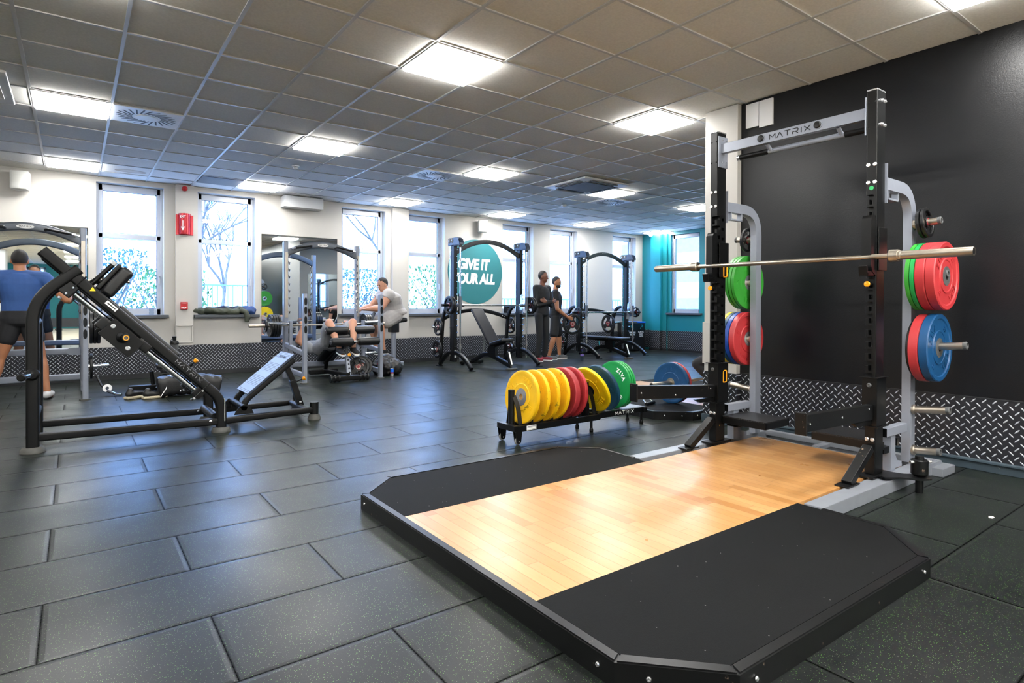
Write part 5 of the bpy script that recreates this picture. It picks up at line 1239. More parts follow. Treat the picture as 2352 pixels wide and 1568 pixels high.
# ------------------------------------------------------------------ adjustable benches
def bench(cx, cy, rz, back_deg, label, seat_deg=8):
    """bench along y, the seat towards -y, the back towards +y"""
    t = thing('adjustable_bench', label, 'bench', (cx, cy, 0), rz, world=False)
    b = B(); b.oval(fillet([(0, .62, .06), (0, .18, .24), (0, -.06, .22), (0, -.62, .07)], .22, 8), .06, .085, up=(0, 0, 1)); part('spine', b, 'black', t)
    b = B(); b.bb((-.26, .60, .02), (.26, .67, .075), .008); part('rear_foot', b, 'black', t)
    b = B(); b.bb((-.10, -.70, .0), (.10, -.60, .035), .01); part('front_foot', b, 'grey_rubber', t)
    b = B(); b.beam((0, -.63, .04), (0, -.53, .32), .05, .05, bevel=.005); fs = part('front_strut', b, 'black', t)
    b = B(); b.beam((0, -.662, .10), (0, -.575, .32), .030, .004, up=(0, -1, 0), bevel=0); part('label', b, 'print_white', fs)
    hy = -.12; hz = .40; sa = math.radians(seat_deg); ba = math.radians(back_deg)
    R_ = Matrix.Rotation(-sa, 3, 'X')
    c = Vector((0, hy, hz))+R_ @ Vector((0, -.23, .03)); b = B(); b.box(c, (.27, .42, .06), R_, .02, 3); part('seat_pad', b, 'pad', t)
    b = B(); b.box(c-Vector((0, 0, .045)), (.08, .40, .03), R_, .004); part('seat_frame', b, 'black', t)
    R_ = Matrix.Rotation(ba, 3, 'X'); c = Vector((0, hy, hz))+R_ @ Vector((0, .46, .03)); b = B(); b.box(c, (.27, .86, .06), R_, .02, 3); part('back_pad', b, 'pad', t)
    b = B(); b.box(Vector((0, hy, hz))+R_ @ Vector((0, .40, -.02)), (.09, .70, .03), R_, .004); part('back_frame', b, 'black', t)
    e = Vector((0, hy, hz))+R_ @ Vector((0, .42, -.03)); b = B(); b.beam(e, (0, .26, .22), .035, .035, bevel=.004); part('prop', b, 'chrome', t)
    b = B(); b.prism([(-.20, .20), (.06, .20), (.06, .34), (-.02, .42), (-.18, .38)], (-.03, 0, 0), (0, 1, 0), (0, 0, 1), .06); part('hinge_block', b, 'black', t)
    b = B(); b.cyl((.03, -.44, .12), (.13, -.50, .12), .014, n=12); part('handle', b, 'black', t)
    b = B(); b.cyl((.04, -.13, .30), (.07, -.13, .30), .012, n=12); part('pull_knob', b, 'orange', t)
    b = B(); b.lathe([(.012, -.015), (.035, -.015), (.035, .015), (.012, .015)], (.20, .66, .036), (1, 0, 0), 20); b.lathe([(.012, -.015), (.035, -.015), (.035, .015), (.012, .015)], (-.20, .66, .036), (1, 0, 0), 20); part('wheels', b, 'black', t)
    return t
bench(6.27, 9.17, .02, 47, 'black bench with raised back under the bar of the smith machine by the sticker', 14)
bench(9.72, 9.52, .0, 0, 'flat black bench inside the smith machine near the teal corner', 0)
# low bench half hidden behind the black squat machine
t = thing('decline_board', 'black abdominal bench half hidden behind the large black squat machine', 'bench', (.95, 9.0, 0))
b = B(); b.oval(fillet([(.95, 9.55, .08), (.98, 9.1, .22), (.85, 8.7, .06)], .2, 6), .07, .08); part('spine', b, 'black', t)
b = B(); b.bb((.55, 8.92, .03), (1.5, 9.02, .11), .012); part('foot_bar', b, 'black', t)
b = B(); b.box((1.0, 9.15, .36), (.30, .50, .055), Matrix.Rotation(.10, 3, 'X'), .02, 3); part('seat_pad', b, 'pad', t)
b = B(); b.box((1.02, 9.05, .28), (.22, .34, .05), None, .008); part('seat_frame', b, 'black', t)
b = B(); b.beam((.82, 8.96, .10), (.80, 8.98, .28), .045, .03, bevel=.006); part('upright', b, 'black', t)
b = B(); b.cyl((1.06, 9.0, .10), (1.06, 9.0, .28), .02); part('post', b, 'chrome', t)
b = B(); b.lathe([(0, 0), (.014, 0), (.02, .02), (0, .028)], (1.22, 8.9, .26), (.3, -1, .3), 20); part('pull_knob', b, 'orange', t)
t = thing('shaker_bottle', 'black shaker bottle standing on the bench behind the squat machine', 'shaker', (1.10, 9.3, .39))
b = B(); b.lathe([(0, .0), (.038, .0), (.045, .02), (.050, .19), (.050, .20), (0, .20)], (1.10, 9.3, .40), (0, 0, 1), 28); part('cup', b, 'grille_dark', t)
b = B(); b.lathe([(.0, .20), (.055, .20), (.057, .225), (.045, .25), (.024, .255), (.024, .285), (.027, .29), (.027, .31), (0, .31)], (1.10, 9.3, .40), (0, 0, 1), 28); part('lid', b, 'black', t)
b = B(); b.tube([(1.06, 9.27, .63), (1.05, 9.25, .66), (1.08, 9.27, .68)], .004, 8); part('carry_loop', b, 'black', t)

# decline bench with leg rollers inside the second silver rack
t = thing('decline_bench', 'black decline bench with four padded leg rollers inside the silver rack', 'bench', (3.3, 9.1, 0))
b = B(); b.bb((3.03, 8.55, .02), (3.60, 8.64, .10), .02); fb_ = part('front_foot', b, 'black', t)
for x_ in (3.03, 3.09, 3.15, 3.48, 3.54, 3.60): b = B(); b.lathe([(.03, -.012), (.055, -.012), (.06, 0), (.055, .012), (.03, .012)], (x_, 8.595, .06), (1, 0, 0), 24); part('rubber_ring', b, 'black', fb_)
b = B(); b.bb((3.05, 9.60, .02), (3.52, 9.70, .10), .02); part('rear_foot', b, 'black', t)
b = B(); b.oval([(3.3, 8.60, .10), (3.3, 9.65, .07)], .06, .07); part('base_rail', b, 'black', t)
b = B(); b.beam((3.32, 8.62, .08), (3.32, 8.72, .40), .055, .05, bevel=.005); sv = part('front_sleeve', b, 'silver', t)
b = B()
for k in range(4): b.cyl((3.32, 8.60+.022*k, .14+.06*k), (3.32, 8.585+.022*k, .14+.06*k), .010, n=10)
part('pin_holes', b, 'darkhole', sv)
b = B(); b.beam((3.32, 8.70, .33), (3.32, 8.77, .62), .045, .045, bevel=.005); part('front_post', b, 'black', t)
b = B(); b.lathe([(0, 0), (.016, 0), (.026, .015), (.026, .025), (0, .03)], (3.33, 8.66, .40), (0, -1, .1), 20); part('pull_knob', b, 'orange', t)
b = B(); b.oval([(3.3, 8.80, .60), (3.3, 9.62, .20)], .06, .05); part('pad_rail', b, 'black', t)
b = B(); d_ = Vector((0, .90, -.46)).normalized(); c = Vector((3.3, 9.20, .47)); b.box(c, (.29, .95, .07), Matrix.Rotation(-math.atan2(.46, .90), 3, 'X'), .025, 3); part('bench_pad', b, 'pad', t)
b = B(); b.beam((3.3, 9.55, .22), (3.3, 9.62, .08), .05, .05); part('rear_post', b, 'black', t)
def roller(x0, x1, y, z):
    b = B(); L = x1-x0; b.lathe([(0, 0), (.045, 0), (.062, .02), (.066, L*.5), (.062, L-.02), (.045, L), (0, L)], (x0, y, z), (1, 0, 0), 28); return b
for z_, y_ in ((.765, 8.80), (.60, 8.60)):
    b = B(); b.cyl((3.02, y_, z_), (3.80, y_, z_), .014); part('roller_bar', b, 'chrome', t)
    for x0, x1 in ((3.03, 3.37), (3.45, 3.79)): part('leg_roller', roller(x0, x1, y_, z_), 'pad', t)
b = B(); b.beam((3.41, 8.80, .765), (3.41, 8.74, .55), .04, .03); b.beam((3.41, 8.60, .60), (3.38, 8.74, .52), .04, .03); part('roller_bracket', b, 'black', t)
# two spare plates leaning in the rack
put_plate(gM, (3.62, 9.0, .17), (-.5, -1, .35), 'red-centred black plate leaning in front of the right post of the rack', roll=.3)
put_plate(gM, (3.70, 9.06, .17), (-.5, -1, .35), 'plate behind the leaning red-centred one inside the rack', roll=.8)
# tall preacher seat by the pier
t = thing('preacher_bench', 'tall bench with a black pad by the second pier, under the seated person', 'bench', (4.72, 10.2, 0))
b = B(); b.box((4.76, 10.15, .86), (.42, .34, .08), Matrix.Rotation(-.12, 3, 'Y'), .03, 3); part('seat_pad', b, 'pad', t)
b = B(); b.box((4.76, 10.15, .74), (.16, .16, .18), None, .01); part('seat_block', b, 'black', t)
b = B(); b.oval([(4.76, 10.15, .70), (4.76, 10.15, .06)], .07, .09, up=(0, 1, 0)); part('post', b, 'silver', t)
b = B(); b.oval([(4.2, 10.15, .06), (4.95, 10.15, .06)], .07, .08); part('base_rail', b, 'silver', t)
b = B(); b.oval([(4.12, 10.0, .60), (4.32, 10.0, 1.02)], .05, .06, up=(0, 1, 0)); part('arm_rest_post', b, 'gunmetal', t)
b = B(); b.oval([(4.12, 10.0, .62), (4.22, 10.12, .06)], .05, .06, up=(0, 1, 0)); part('front_leg', b, 'silver', t)
b = B(); b.bb((4.0, 9.95, .0), (4.4, 10.3, .03), .01); part('floor_plate', b, 'black', t)
# ------------------------------------------------------------------ second platform behind the pier
t = thing('lifting_platform', 'second octagonal platform beyond the white pier, mostly hidden', 'lifting platform', (5.97, 4.75, 0))
o2 = [(4.70, 3.96), (4.98, 3.69), (6.95, 3.69), (7.22, 3.96), (7.22, 5.50), (6.95, 5.77), (4.98, 5.77), (4.70, 5.50)]
i2 = [(4.745, 3.98), (5.0, 3.735), (6.93, 3.735), (7.175, 3.98), (7.175, 5.48), (6.93, 5.725), (5.0, 5.725), (4.745, 5.48)]
for i in range(8):
    j = (i+1) % 8; b = B(); b.prism([o2[i], o2[j], i2[j], i2[i]], (0, 0, 0), (1, 0, 0), (0, 1, 0), ZP+.004); part('edge_rail', b, 'black_worn', t)
b = B(); b.prism([(4.745, 3.98), (5.0, 3.735), (5.44, 3.735), (5.44, 5.725), (5.0, 5.725), (4.745, 5.48)], (0, 0, .03), (1, 0, 0), (0, 1, 0), ZP-.03); part('rubber_mat', b, 'mat_rubber', t)
b = B(); b.prism([(6.5, 3.735), (6.93, 3.735), (7.175, 3.98), (7.175, 5.48), (6.93, 5.725), (6.5, 5.725)], (0, 0, .03), (1, 0, 0), (0, 1, 0), ZP-.03); part('rubber_mat', b, 'mat_rubber', t)
b = B(); b.bb((5.44, 3.735, .03), (6.5, 5.725, ZP)); part('wood_deck', b, 'wood', t)
bolts(t, [(4.78, 3.88, .045), (4.90, 3.76, .045), (5.25, 3.69, .045), (5.05, 3.69, .045)], (-.3, -1, 0), r=.008, h=.005)
olympic_bar((4.93, 4.18, .307), (7.13, 4.24, .307), 'barbell low on the second platform behind the white pier')
put_plate(bumper('blue', .036, num='20', hub='steel'), (5.27, 4.19, .307), (-1, -.03, 0), 'blue plate on the low barbell beyond the long spotter arm')
put_plate(bumper('red', .036, num='25'), (5.31, 4.191, .307), (-1, -.03, 0), 'red plate behind the blue one on the low barbell')
put_plate(bumper('red', .036, num='25'), (6.79, 4.23, .307), (1, .03, 0), 'red plate at the hidden far end of the low barbell')
t = thing('pull_handle', 'silver D-shaped handle lying on the second platform near the blue plate', 'cable handle', (4.98, 4.32, ZP))
b = B(); b.tube(fillet([(4.93, 4.25, .10), (4.96, 4.33, .15), (5.06, 4.36, .15), (5.08, 4.28, .10)], .04), .008, 10); part('bow', b, 'zinc', t)
b = B(); b.cyl((4.92, 4.245, .098), (5.09, 4.275, .098), .016, n=16); part('grip', b, 'black', t)

# ------------------------------------------------------------------ people
def capsule_chain(b, pts, rs, n=16):
    for (p0, r0), (p1, r1) in zip(zip(pts, rs), zip(pts[1:], rs[1:])): b.cone(p0, p1, r0, r1, n)
def hand(b, w, d, palm_n, curl=.5, side=1):
    """palm and five fingers from the wrist w along d; palm_n = palm normal"""
    d = Vector(d).normalized(); n = Vector(palm_n); n = (n-d*n.dot(d)).normalized(); s = d.cross(n)*side
    b.ball(w+d*.045, .04, (1, 1, 1)) if False else None
    for k, off in enumerate((-.030, -.010, .010, .030)):
        b.cone(w+s*off*.6, w+d*.085+s*off, .015, .011, 8)
        L = (.060, .070, .066, .050)[k]; a0 = w+d*.085+s*off
        a1 = a0+(d*math.cos(curl)+n*math.sin(curl))*L*.5; a2 = a1+(d*math.cos(curl*2.2)+n*math.sin(curl*2.2))*L*.5
        b.cone(a0, a1, .0095, .0088, 8); b.cone(a1, a2, .0088, .0075, 8)
    t0 = w+d*.025-s*.025; t1 = t0+(d*.5-s*.75+n*.35).normalized()*.04; t2 = t1+(d*.9-s*.1+n*.5).normalized()*.035
    b.cone(t0, t1, .013, .011, 8); b.cone(t1, t2, .011, .009, 8)
def person(label, J, skin, top, bottom, shoes, sleeve=.55, leg=.45, hair='hair', bulk=1.0, beard=False, long_sleeve=False, hat=None, curl=.6, palm=None, vox=.008, print_=None, sock=None):
    """J: joints in world space. f = facing direction of chest, hf = of head"""
    V_ = {k: Vector(v) for k, v in J.items()}; f = V_['f'].normalized()
    base = Vector((V_['hip'].x, V_['hip'].y, min(V_['anL'].z, V_['anR'].z)-.08)); t = thing('person', label, 'person', tuple(base))
    up = (V_['neck']-V_['hip']).normalized(); side = f.cross(up).normalized()
    k = bulk
    def torso(b, e, z0=-.06, z1=1.0):
        """stack of ellipse rings from pelvis to neck"""
        L = (V_['neck']-V_['hip']).length; rg = []
        prof = [(-.10, .10, .085), (-.04, .155, .115), (.06, .165, .12), (.22, .150, .112), (.40, .152, .115), (.60, .175, .125), (.76, .185, .122), (.88, .165, .100), (.96, .105, .075), (1.02, .06, .06)]
        for (a, rx, ry) in prof:
            if a < z0-1e-6 or a > z1+1e-6: continue
            c = V_['hip']+up*(a*L)+f*(.012*math.sin(a*3)); rx = (rx*k+e); ry = (ry*k+e)
            rg.append([c+side*(rx*math.cos(q))+f*(ry*math.sin(q)) for q in [2*math.pi*i/24 for i in range(24)]])
        b.rings(rg)
    # ---- body
    b = B(); torso(b, 0)
    hd = V_['head']; hf = V_['hf'].normalized(); hs = hf.cross(Vector((0, 0, 1))).normalized(); hu = hs.cross(hf).normalized()
    rot = Matrix((hs, hf, hu)).transposed()
    b.ball(hd+hu*.02, .1, (.78, .95, 1.05), rot, 24); b.ball(hd-hu*.045+hf*.018, .075, (.82, .95, 1.0), rot, 20)     # skull, jaw
    b.cone(hd-hu*.005+hf*.092, hd-hu*.03+hf*.105, .009, .013, 8); b.ball(hd-hu*.095+hf*.055, .026, (1.1, .9, .8), rot, 12)   # nose, chin
    b.ball(hd+hu*.025+hf*.085, .02, (2.6, .6, .5), rot, 12); b.ball(hd-hu*.062+hf*.083, .014, (1.8, .8, .6), rot, 12)    # brow, lips
    for s_ in (-1, 1): b.ball(hd+hs*s_*.08-hu*.005-hf*.005, .03, (.35, .7, 1.05), rot, 12)
    b.cone(V_['neck']-up*.03, hd-hu*.06-hf*.01, .062*k**.5, .056*k**.5)
    for s_ in 'LR':
        sh, el, wr, hi, kn, an = (V_[x+s_] for x in ('sh', 'el', 'wr', 'hi', 'kn', 'an'))
        b.cone(V_['neck']-up*.045, sh, .068*k, .062*k); capsule_chain(b, [sh, sh.lerp(el, .45), el, el.lerp(wr, .35), wr], [.060*k, .052*k, .041*k, .042*k, .027])
        pn = palm if palm is not None else -f
        hand(b, wr, V_.get('hd'+s_, (wr-el)), V_.get('pn'+s_, Vector(pn)), curl, 1 if s_ == 'L' else -1)
        capsule_chain(b, [hi, hi.lerp(kn, .5), kn, kn.lerp(an, .30), kn.lerp(an, .7), an], [.088*k, .075*k, .056*k**.5, .060*k**.5, .042, .036])
        ft = V_['ft'+s_].normalized(); b.cone(an-Vector((0, 0, .045))-ft*.03, an+ft*.13-Vector((0, 0, .06)), .036, .028); b.cone(an, an-Vector((0, 0, .04))-ft*.025, .036, .034)
    body = part('body', remeshed(b, vox, it=3), skin, t, ang=180)
    # ---- hair
    if hair:
        b = B(); b.ball(hd+hu*.036-hf*.010, .105, (.79, .95, 1.0), rot, 24)
        bm = b.bm
        kill = [v for v in bm.verts if (v.co-hd).dot(hu) < .0+max(0, (v.co-hd).dot(hf)+.01)*.95-.035*(1 if (v.co-hd).dot(hf) < 0 else 0)]
        bmesh.ops.delete(bm, geom=kill, context='VERTS'); part('hair', b, hair, t, ang=180)
    if beard:
        b = B(); b.ball(hd-hu*.062+hf*.034, .070, (.88, .95, .85), rot, 20); kill = [v for v in b.bm.verts if (v.co-hd).dot(hu) > -.035 or (v.co-hd).dot(hf) < -.03]
        bmesh.ops.delete(b.bm, geom=kill, context='VERTS'); part('beard', b, 'hair', t, ang=180)
    b = B()
    for s_ in (-1, 1): b.ball(hd+hs*s_*.031+hu*.008+hf*.087, .010, (1.3, .5, .8), rot, 12)
    part('eyes', b, 'print_black', body)
    # ---- shirt
    b = B(); torso(b, .012, .06, .99)
    for s_ in 'LR':
        sh, el, wr = V_['sh'+s_], V_['el'+s_], V_['wr'+s_]
        b.cone(V_['neck']-up*.052, sh, .076*k, .074*k)
        if long_sleeve: capsule_chain(b, [sh, el, wr.lerp(el, .12)], [.074*k, .056*k, .042])
        elif sleeve > 0: b.cyl(sh.lerp(el, -.02), sh.lerp(el, sleeve), .074*k, .066*k, 20)
    part('shirt', remeshed(b, vox, it=4), top, t, ang=180)
    if print_ is not None:
        c = V_['hip']+up*((V_['neck']-V_['hip']).length*.72)+f*(.122*k+.022)+side*.03
        b = B(); b.beam(c-side*.05, c+side*.06, .002, .018, up=up, bevel=0); part('chest_print', b, print_, t)
    # ---- trousers or shorts
    b = B(); torso(b, .016, -.10, .22)
    for s_ in 'LR':
        hi, kn, an = V_['hi'+s_], V_['kn'+s_], V_['an'+s_]
        if leg <= 1: b.cone(hi, hi.lerp(kn, leg), .100*k, .093*k)
        else: capsule_chain(b, [hi, kn, kn.lerp(an, leg-1)], [.098*k, .070*k**.5, .052])
    part('trousers' if leg > 1 else 'shorts', remeshed(b, vox, it=4), bottom, t, ang=180)
    # ---- shoes
    for s_ in 'LR':
        an = V_['an'+s_]; ft = V_['ft'+s_].normalized(); b = B(); z = an.z-.078
        b.cone(Vector((an.x, an.y, z+.042))-ft*.035, Vector((an.x, an.y, z+.036))+ft*.15, .044, .036); b.cone(an-Vector((0, 0, .02)), Vector((an.x, an.y, z+.045))-ft*.02, .044, .042)
        q = remeshed(b, .006, it=3)
        for v in q.bm.verts:
            if v.co.z < z+.001: v.co.z = z+.001
        sh_ = part('shoe' if shoes != 'sock' else 'sock', q, shoes, t, ang=180)
        if shoes != 'sock':
            b = B(); pts = [Vector((an.x, an.y, z))+ft*a+Vector((-ft.y, ft.x, 0))*w_ for a, w_ in ((-.075, -.03), (-.02, -.044), (.08, -.044), (.16, -.035), (.187, 0), (.16, .035), (.08, .044), (-.02, .044), (-.075, .03))]
            b.rings([pts, [p_+Vector((0, 0, .018)) for p_ in pts]]); part('sole', b, 'print_white', sh_)
    return t
def biped(x, y, h, f, hf=None, stance=.11, arms=None, lean=0.0, split=0.0):
    """upright joints scaled to height h, facing f"""
    f = Vector((f[0], f[1], 0)).normalized(); r = f.cross(Vector((0, 0, 1))); k = h/1.78; o = Vector((x, y, 0))
    def P(a, s_, z): return o+f*(a*k)+r*(s_*k)+Vector((0, 0, z*k))
    J = dict(f=f, hf=hf or f, hip=P(0, 0, .95), neck=P(.0+lean*.5, 0, 1.50), head=P(.03+lean*.6, 0, 1.665))
    for s_, q in (('L', -1), ('R', 1)):
        sp = split*q
        J['sh'+s_] = P(lean*.45, .185*q, 1.45); J['hi'+s_] = P(0, .09*q, .92); J['kn'+s_] = P(.03+sp*.5, stance*q, .50); J['an'+s_] = P(-.02+sp, stance*1.1*q, .085)
        J['ft'+s_] = f+r*.25*q; J['el'+s_] = P(-.03, .24*q, 1.13); J['wr'+s_] = P(.04, .26*q, .88)
    if arms:
        for k_, v in arms.items(): J[k_] = P(*v) if len(v) == 3 and k_[:2] in ('el', 'wr') else v
    return J
# the person in blue at the left edge, gripping the bar of the silver rack
J = biped(-.52, 9.22, 1.76, (0, 1), stance=.17)
J['elL'] = (-.98, 9.18, 1.20); J['wrL'] = (-1.02, 9.47, 1.43); J['elR'] = (-.08, 9.16, 1.20); J['wrR'] = (-.04, 9.47, 1.43)
J['shL'] = (-.74, 9.20, 1.46); J['shR'] = (-.30, 9.20, 1.46); J['neck'] = (-.52, 9.19, 1.53); J['head'] = (-.53, 9.22, 1.66)
for s_ in 'LR': J['hd'+s_] = (0, .6, .5); J['pn'+s_] = (0, .5, -1)
J['anR'] = (-.27, 9.14, .085); J['knR'] = (-.34, 9.22, .50); J['anL'] = (-.80, 9.16, .085); J['knL'] = (-.72, 9.22, .50)
person('person seen from behind in blue T-shirt and black shorts, gripping a bar', J, 'skin_tan', 'tee_blue', 'cloth_black', 'sock', bulk=1.14, leg=.42, sleeve=.6, curl=1.1)
# the person lying on the decline bench
J = dict(f=(0, .42, .9), hf=(0, .25, 1), hip=(3.27, 9.16, .58), neck=(3.27, 9.66, .41), head=(3.27, 9.84, .40),
         shL=(3.07, 9.60, .44), shR=(3.47, 9.60, .44), elL=(2.86, 9.60, .58), elR=(3.70, 9.60, .58), wrL=(2.92, 9.58, .79), wrR=(3.64, 9.58, .79),
         hiL=(3.17, 9.12, .60), hiR=(3.37, 9.12, .60), knL=(3.10, 8.86, .885), knR=(3.47, 8.86, .885), anL=(3.20, 8.70, .50), anR=(3.42, 8.70, .50), ftL=(0, -1, -.2), ftR=(0, -1, -.2),
         hdL=(0, 0, 1), hdR=(0, 0, 1), pnL=(0, .3, 0), pnR=(0, .3, 0))
J['f'] = Vector((0, .28, .96))
person('person lying on the decline bench in grey, knees hooked over the padded rollers', J, 'skin', 'cloth_grey', 'cloth_grey', 'cloth_black', bulk=1.12, leg=.72, curl=1.2, sleeve=.7)
# the seated person by the pier
J = dict(f=(-.90, -.15, -.2), hf=(-1, -.2, -.25), hip=(4.80, 10.16, 1.0), neck=(4.60, 10.12, 1.40), head=(4.52, 10.10, 1.52),
         shL=(4.56, 9.92, 1.34), shR=(4.60, 10.32, 1.34), elL=(4.38, 9.86, 1.10), elR=(4.40, 10.36, 1.12), wrL=(4.12, 9.92, 1.08), wrR=(4.14, 10.22, 1.08),
         hiL=(4.74, 10.05, .96), hiR=(4.74, 10.28, .96), knL=(4.42, 9.98, .80), knR=(4.42, 10.34, .80), anL=(4.50, 10.0, .34), anR=(4.50, 10.34, .34), ftL=(-1, 0, 0), ftR=(-1, 0, 0), hdL=(-1, .1, 0), hdR=(-1, -.1, 0), pnL=(0, 0, -1), pnR=(0, 0, -1))
person('heavy-set person in a light grey T-shirt seated by the second pier, leaning forwards', J, 'skin', 'cloth_light', 'cloth_light', 'cloth_black', bulk=1.5, leg=.6, sleeve=.35, curl=.8)
# two people standing before the window
J = biped(8.33, 9.72, 1.76, (.80, -.62), hf=Vector((.45, -.9, -.05)), stance=.13, split=-.12)
fv = Vector((.79, -.61, 0)); rv = fv.cross(Vector((0, 0, 1)))
for s_, q in (('L', -1), ('R', 1)):
    J['el'+s_] = Vector((8.33, 9.72, 1.08))+fv*.03+rv*(.25*q); J['wr'+s_] = Vector((8.33, 9.72, .90))+fv*.27+rv*(.15*q); J['hd'+s_] = fv+Vector((0, 0, -.3)); J['pn'+s_] = -rv*q
person('bearded person in black T-shirt and shorts holding a large black plate by the window', J, 'skin_tan', 'cloth_black', 'cloth_black', 'grille_dark', bulk=1.02, leg=.85, beard=True, curl=.9, print_='print_grey', sleeve=.5)
put_plate(gL, tuple(Vector((8.33, 9.72, .76))+fv*.37), tuple(fv*.4+rv*.9), 'large black plate held by the bearded person by the window')
J = biped(7.78, 9.50, 1.86, (.2, -1), hf=Vector((.5, -.85, 0)), stance=.10)
o_ = Vector((7.78, 9.50, 0)); f_ = Vector((.2, -1, 0)).normalized(); r_ = f_.cross(Vector((0, 0, 1)))
for s_, q in (('L', -1), ('R', 1)):
    J['el'+s_] = o_+r_*(.25*q)+f_*.05+Vector((0, 0, 1.16)); J['wr'+s_] = o_-r_*(.08*q)+f_*(.20+.03*q)+Vector((0, 0, 1.24)); J['hd'+s_] = -r_*q+Vector((0, 0, .2)); J['pn'+s_] = -f_
person('tall person all in black with burgundy shoes, arms folded, left of the bearded one', J, 'skin_dark', 'cloth_black', 'cloth_black', 'shoe_red', bulk=.95, leg=1.93, long_sleeve=True, curl=.3)
# crouched lifter behind the pier
J = dict(f=(0, .75, -.65), hf=(0, 1, -.1), hip=(6.42, 3.92, .74), neck=(6.42, 4.16, 1.14), head=(6.44, 4.24, 1.30),
         shL=(6.22, 4.12, 1.08), shR=(6.62, 4.12, 1.08), elL=(6.18, 4.10, .76), elR=(6.74, 4.20, .74), wrL=(6.12, 4.20, .41), wrR=(6.78, 4.20, .41),
         hiL=(6.33, 3.94, .72), hiR=(6.51, 3.94, .72), knL=(6.06, 4.42, .45), knR=(6.60, 4.44, .46), anL=(6.14, 4.16, .165), anR=(6.58, 4.16, .165), ftL=(-.15, 1, 0), ftR=(.15, 1, 0), hdL=(0, 0, -1), hdR=(0, 0, -1), pnL=(0, -1, 0), pnR=(0, -1, 0))
person('person in black leggings crouching over the low barbell, mostly behind the white pier', J, 'skin', 'cloth_black', 'cloth_black', 'cloth_black', leg=1.93, curl=1.2, bulk=1.1)

# ------------------------------------------------------------------ small things
def crumpled(c, sx, sy, sz, seed, n=10, vox=.012):
    random.seed(seed); b = B()
    for k in range(n):
        a = Vector(c)+Vector((random.uniform(-.5, .5)*sx, random.uniform(-.5, .5)*sy, random.uniform(.25, .65)*sz)); r_ = random.uniform(.35, .55)*sz
        e = a+Vector((random.uniform(-.3, .3)*sx, random.uniform(-.2, .2)*sy, random.uniform(-.15, .1)*sz)); b.cone(a, e, r_, r_*.8, 10)
    q = remeshed(b, vox, it=2)
    for v in q.bm.verts:
        if v.co.z < c[2]+.002: v.co.z = c[2]+.002
        v.co += Vector((math.sin(v.co.z*90+v.co.x*40), math.sin(v.co.x*70), math.sin(v.co.y*80+v.co.x*60)))*.004
    return q
t = thing('jacket', 'olive jacket lying along the windowsill of the second window', 'jacket', (2.0, 10.85, .985))
part('body', crumpled((1.97, 10.84, .987), .62, .12, .13, 3, 16), 'cloth_olive', t, ang=180)
b = B(); b.tube([(2.25, 10.80, 1.06), (2.33, 10.75, 1.03), (2.36, 10.735, .94), (2.34, 10.73, .86)], [.05, .045, .05, .035], 10); part('sleeve', remeshed(b, .01), 'cloth_olive', t, ang=180)
b = B(); b.tube([(1.80, 10.82, 1.07), (2.0, 10.80, 1.10), (2.2, 10.82, 1.09)], [.03, .035, .02], 10); part('blue_lining', b, 'cloth_navy', t)
solo('folded_jacket', crumpled((2.38, 10.86, .985), .22, .11, .15, 12, 14, .009), 'jacket_blue', 'crumpled blue jacket at the right end of the second windowsill', 'jacket', ang=180)
def bottle(x, y, z, h, r, m, capm, lab, band=None, s=1):
    t = thing('drink_bottle', lab, 'bottle', (x, y, z))
    b = B(); b.lathe([(0, 0), (r*.85, 0), (r, .01), (r, h*.28), (r*.88, h*.34), (r, h*.40), (r, h*.66), (r*.75, h*.80), (r*.38, h*.90), (r*.36, h*.95), (0, h*.95)], (x, y, z), (0, 0, 1), 24); part('body', b, m, t)
    b = B(); b.lathe([(0, h*.92), (r*.46, h*.92), (r*.46, h), (0, h)], (x, y, z), (0, 0, 1), 20); part('cap', b, capm, t)
    if band: b = B(); b.ring([(r*1.01, h*.42), (r*1.03, h*.42), (r*1.03, h*.60), (r*1.01, h*.60)], (x, y, z), (0, 0, 1), 24); part('label', b, band, t)
bottle(8.57, 9.13, 0, .235, .034, 'clear', mat('purple_cap', '#5a3fa0', .4), 'clear plastic water bottle with purple cap standing on the floor', mat('purple_label', '#7a68b8', .5))
bottle(.97, 10.86, .985, .165, .036, 'clear', mat('blue_cap', '#2a6bd0', .4), 'clear bottle with a blue cap on the first windowsill', None)
t = thing('drink_can', 'small blue, red and silver drink can on the floor by the silver rack', 'can', (4.12, 8.84, 0))
b = B(); b.lathe([(0, 0), (.022, 0), (.0265, .008), (.0265, .125), (.022, .133), (.0, .131)], (4.12, 8.84, 0), (0, 0, 1), 28); part('body', b, 'zinc', t)
b = B(); b.ring([(.0268, .065), (.027, .065), (.027, .124), (.0268, .124)], (4.12, 8.84, 0), (0, 0, 1), 28); part('blue_band', b, 'bin_blue', t)
b = B(); b.ring([(.0270, .052), (.0273, .052), (.0273, .070), (.0270, .070)], (4.12, 8.84, 0), (0, 0, 1), 28); part('red_band', b, 'alarm_red', t)
t = thing('backpack', 'black and red backpack on the floor behind the drink can', 'backpack', (4.17, 9.12, 0))
part('bag', crumpled((4.17, 9.14, 0), .22, .26, .30, 8, 10), 'bag', t, ang=180)
b = B(); b.tube([(4.04, 9.0, .10), (3.98, 9.02, .20), (4.05, 9.05, .27)], [.03, .035, .02], 8); b.tube([(4.12, 8.99, .03), (4.18, 8.96, .08), (4.22, 8.97, .14)], [.03, .03, .015], 8); part('red_straps', b, 'alarm_red', t)
t = thing('gym_bag', 'black holdall with a white seam on the floor behind the squat machine', 'bag', (1.15, 8.45, 0))
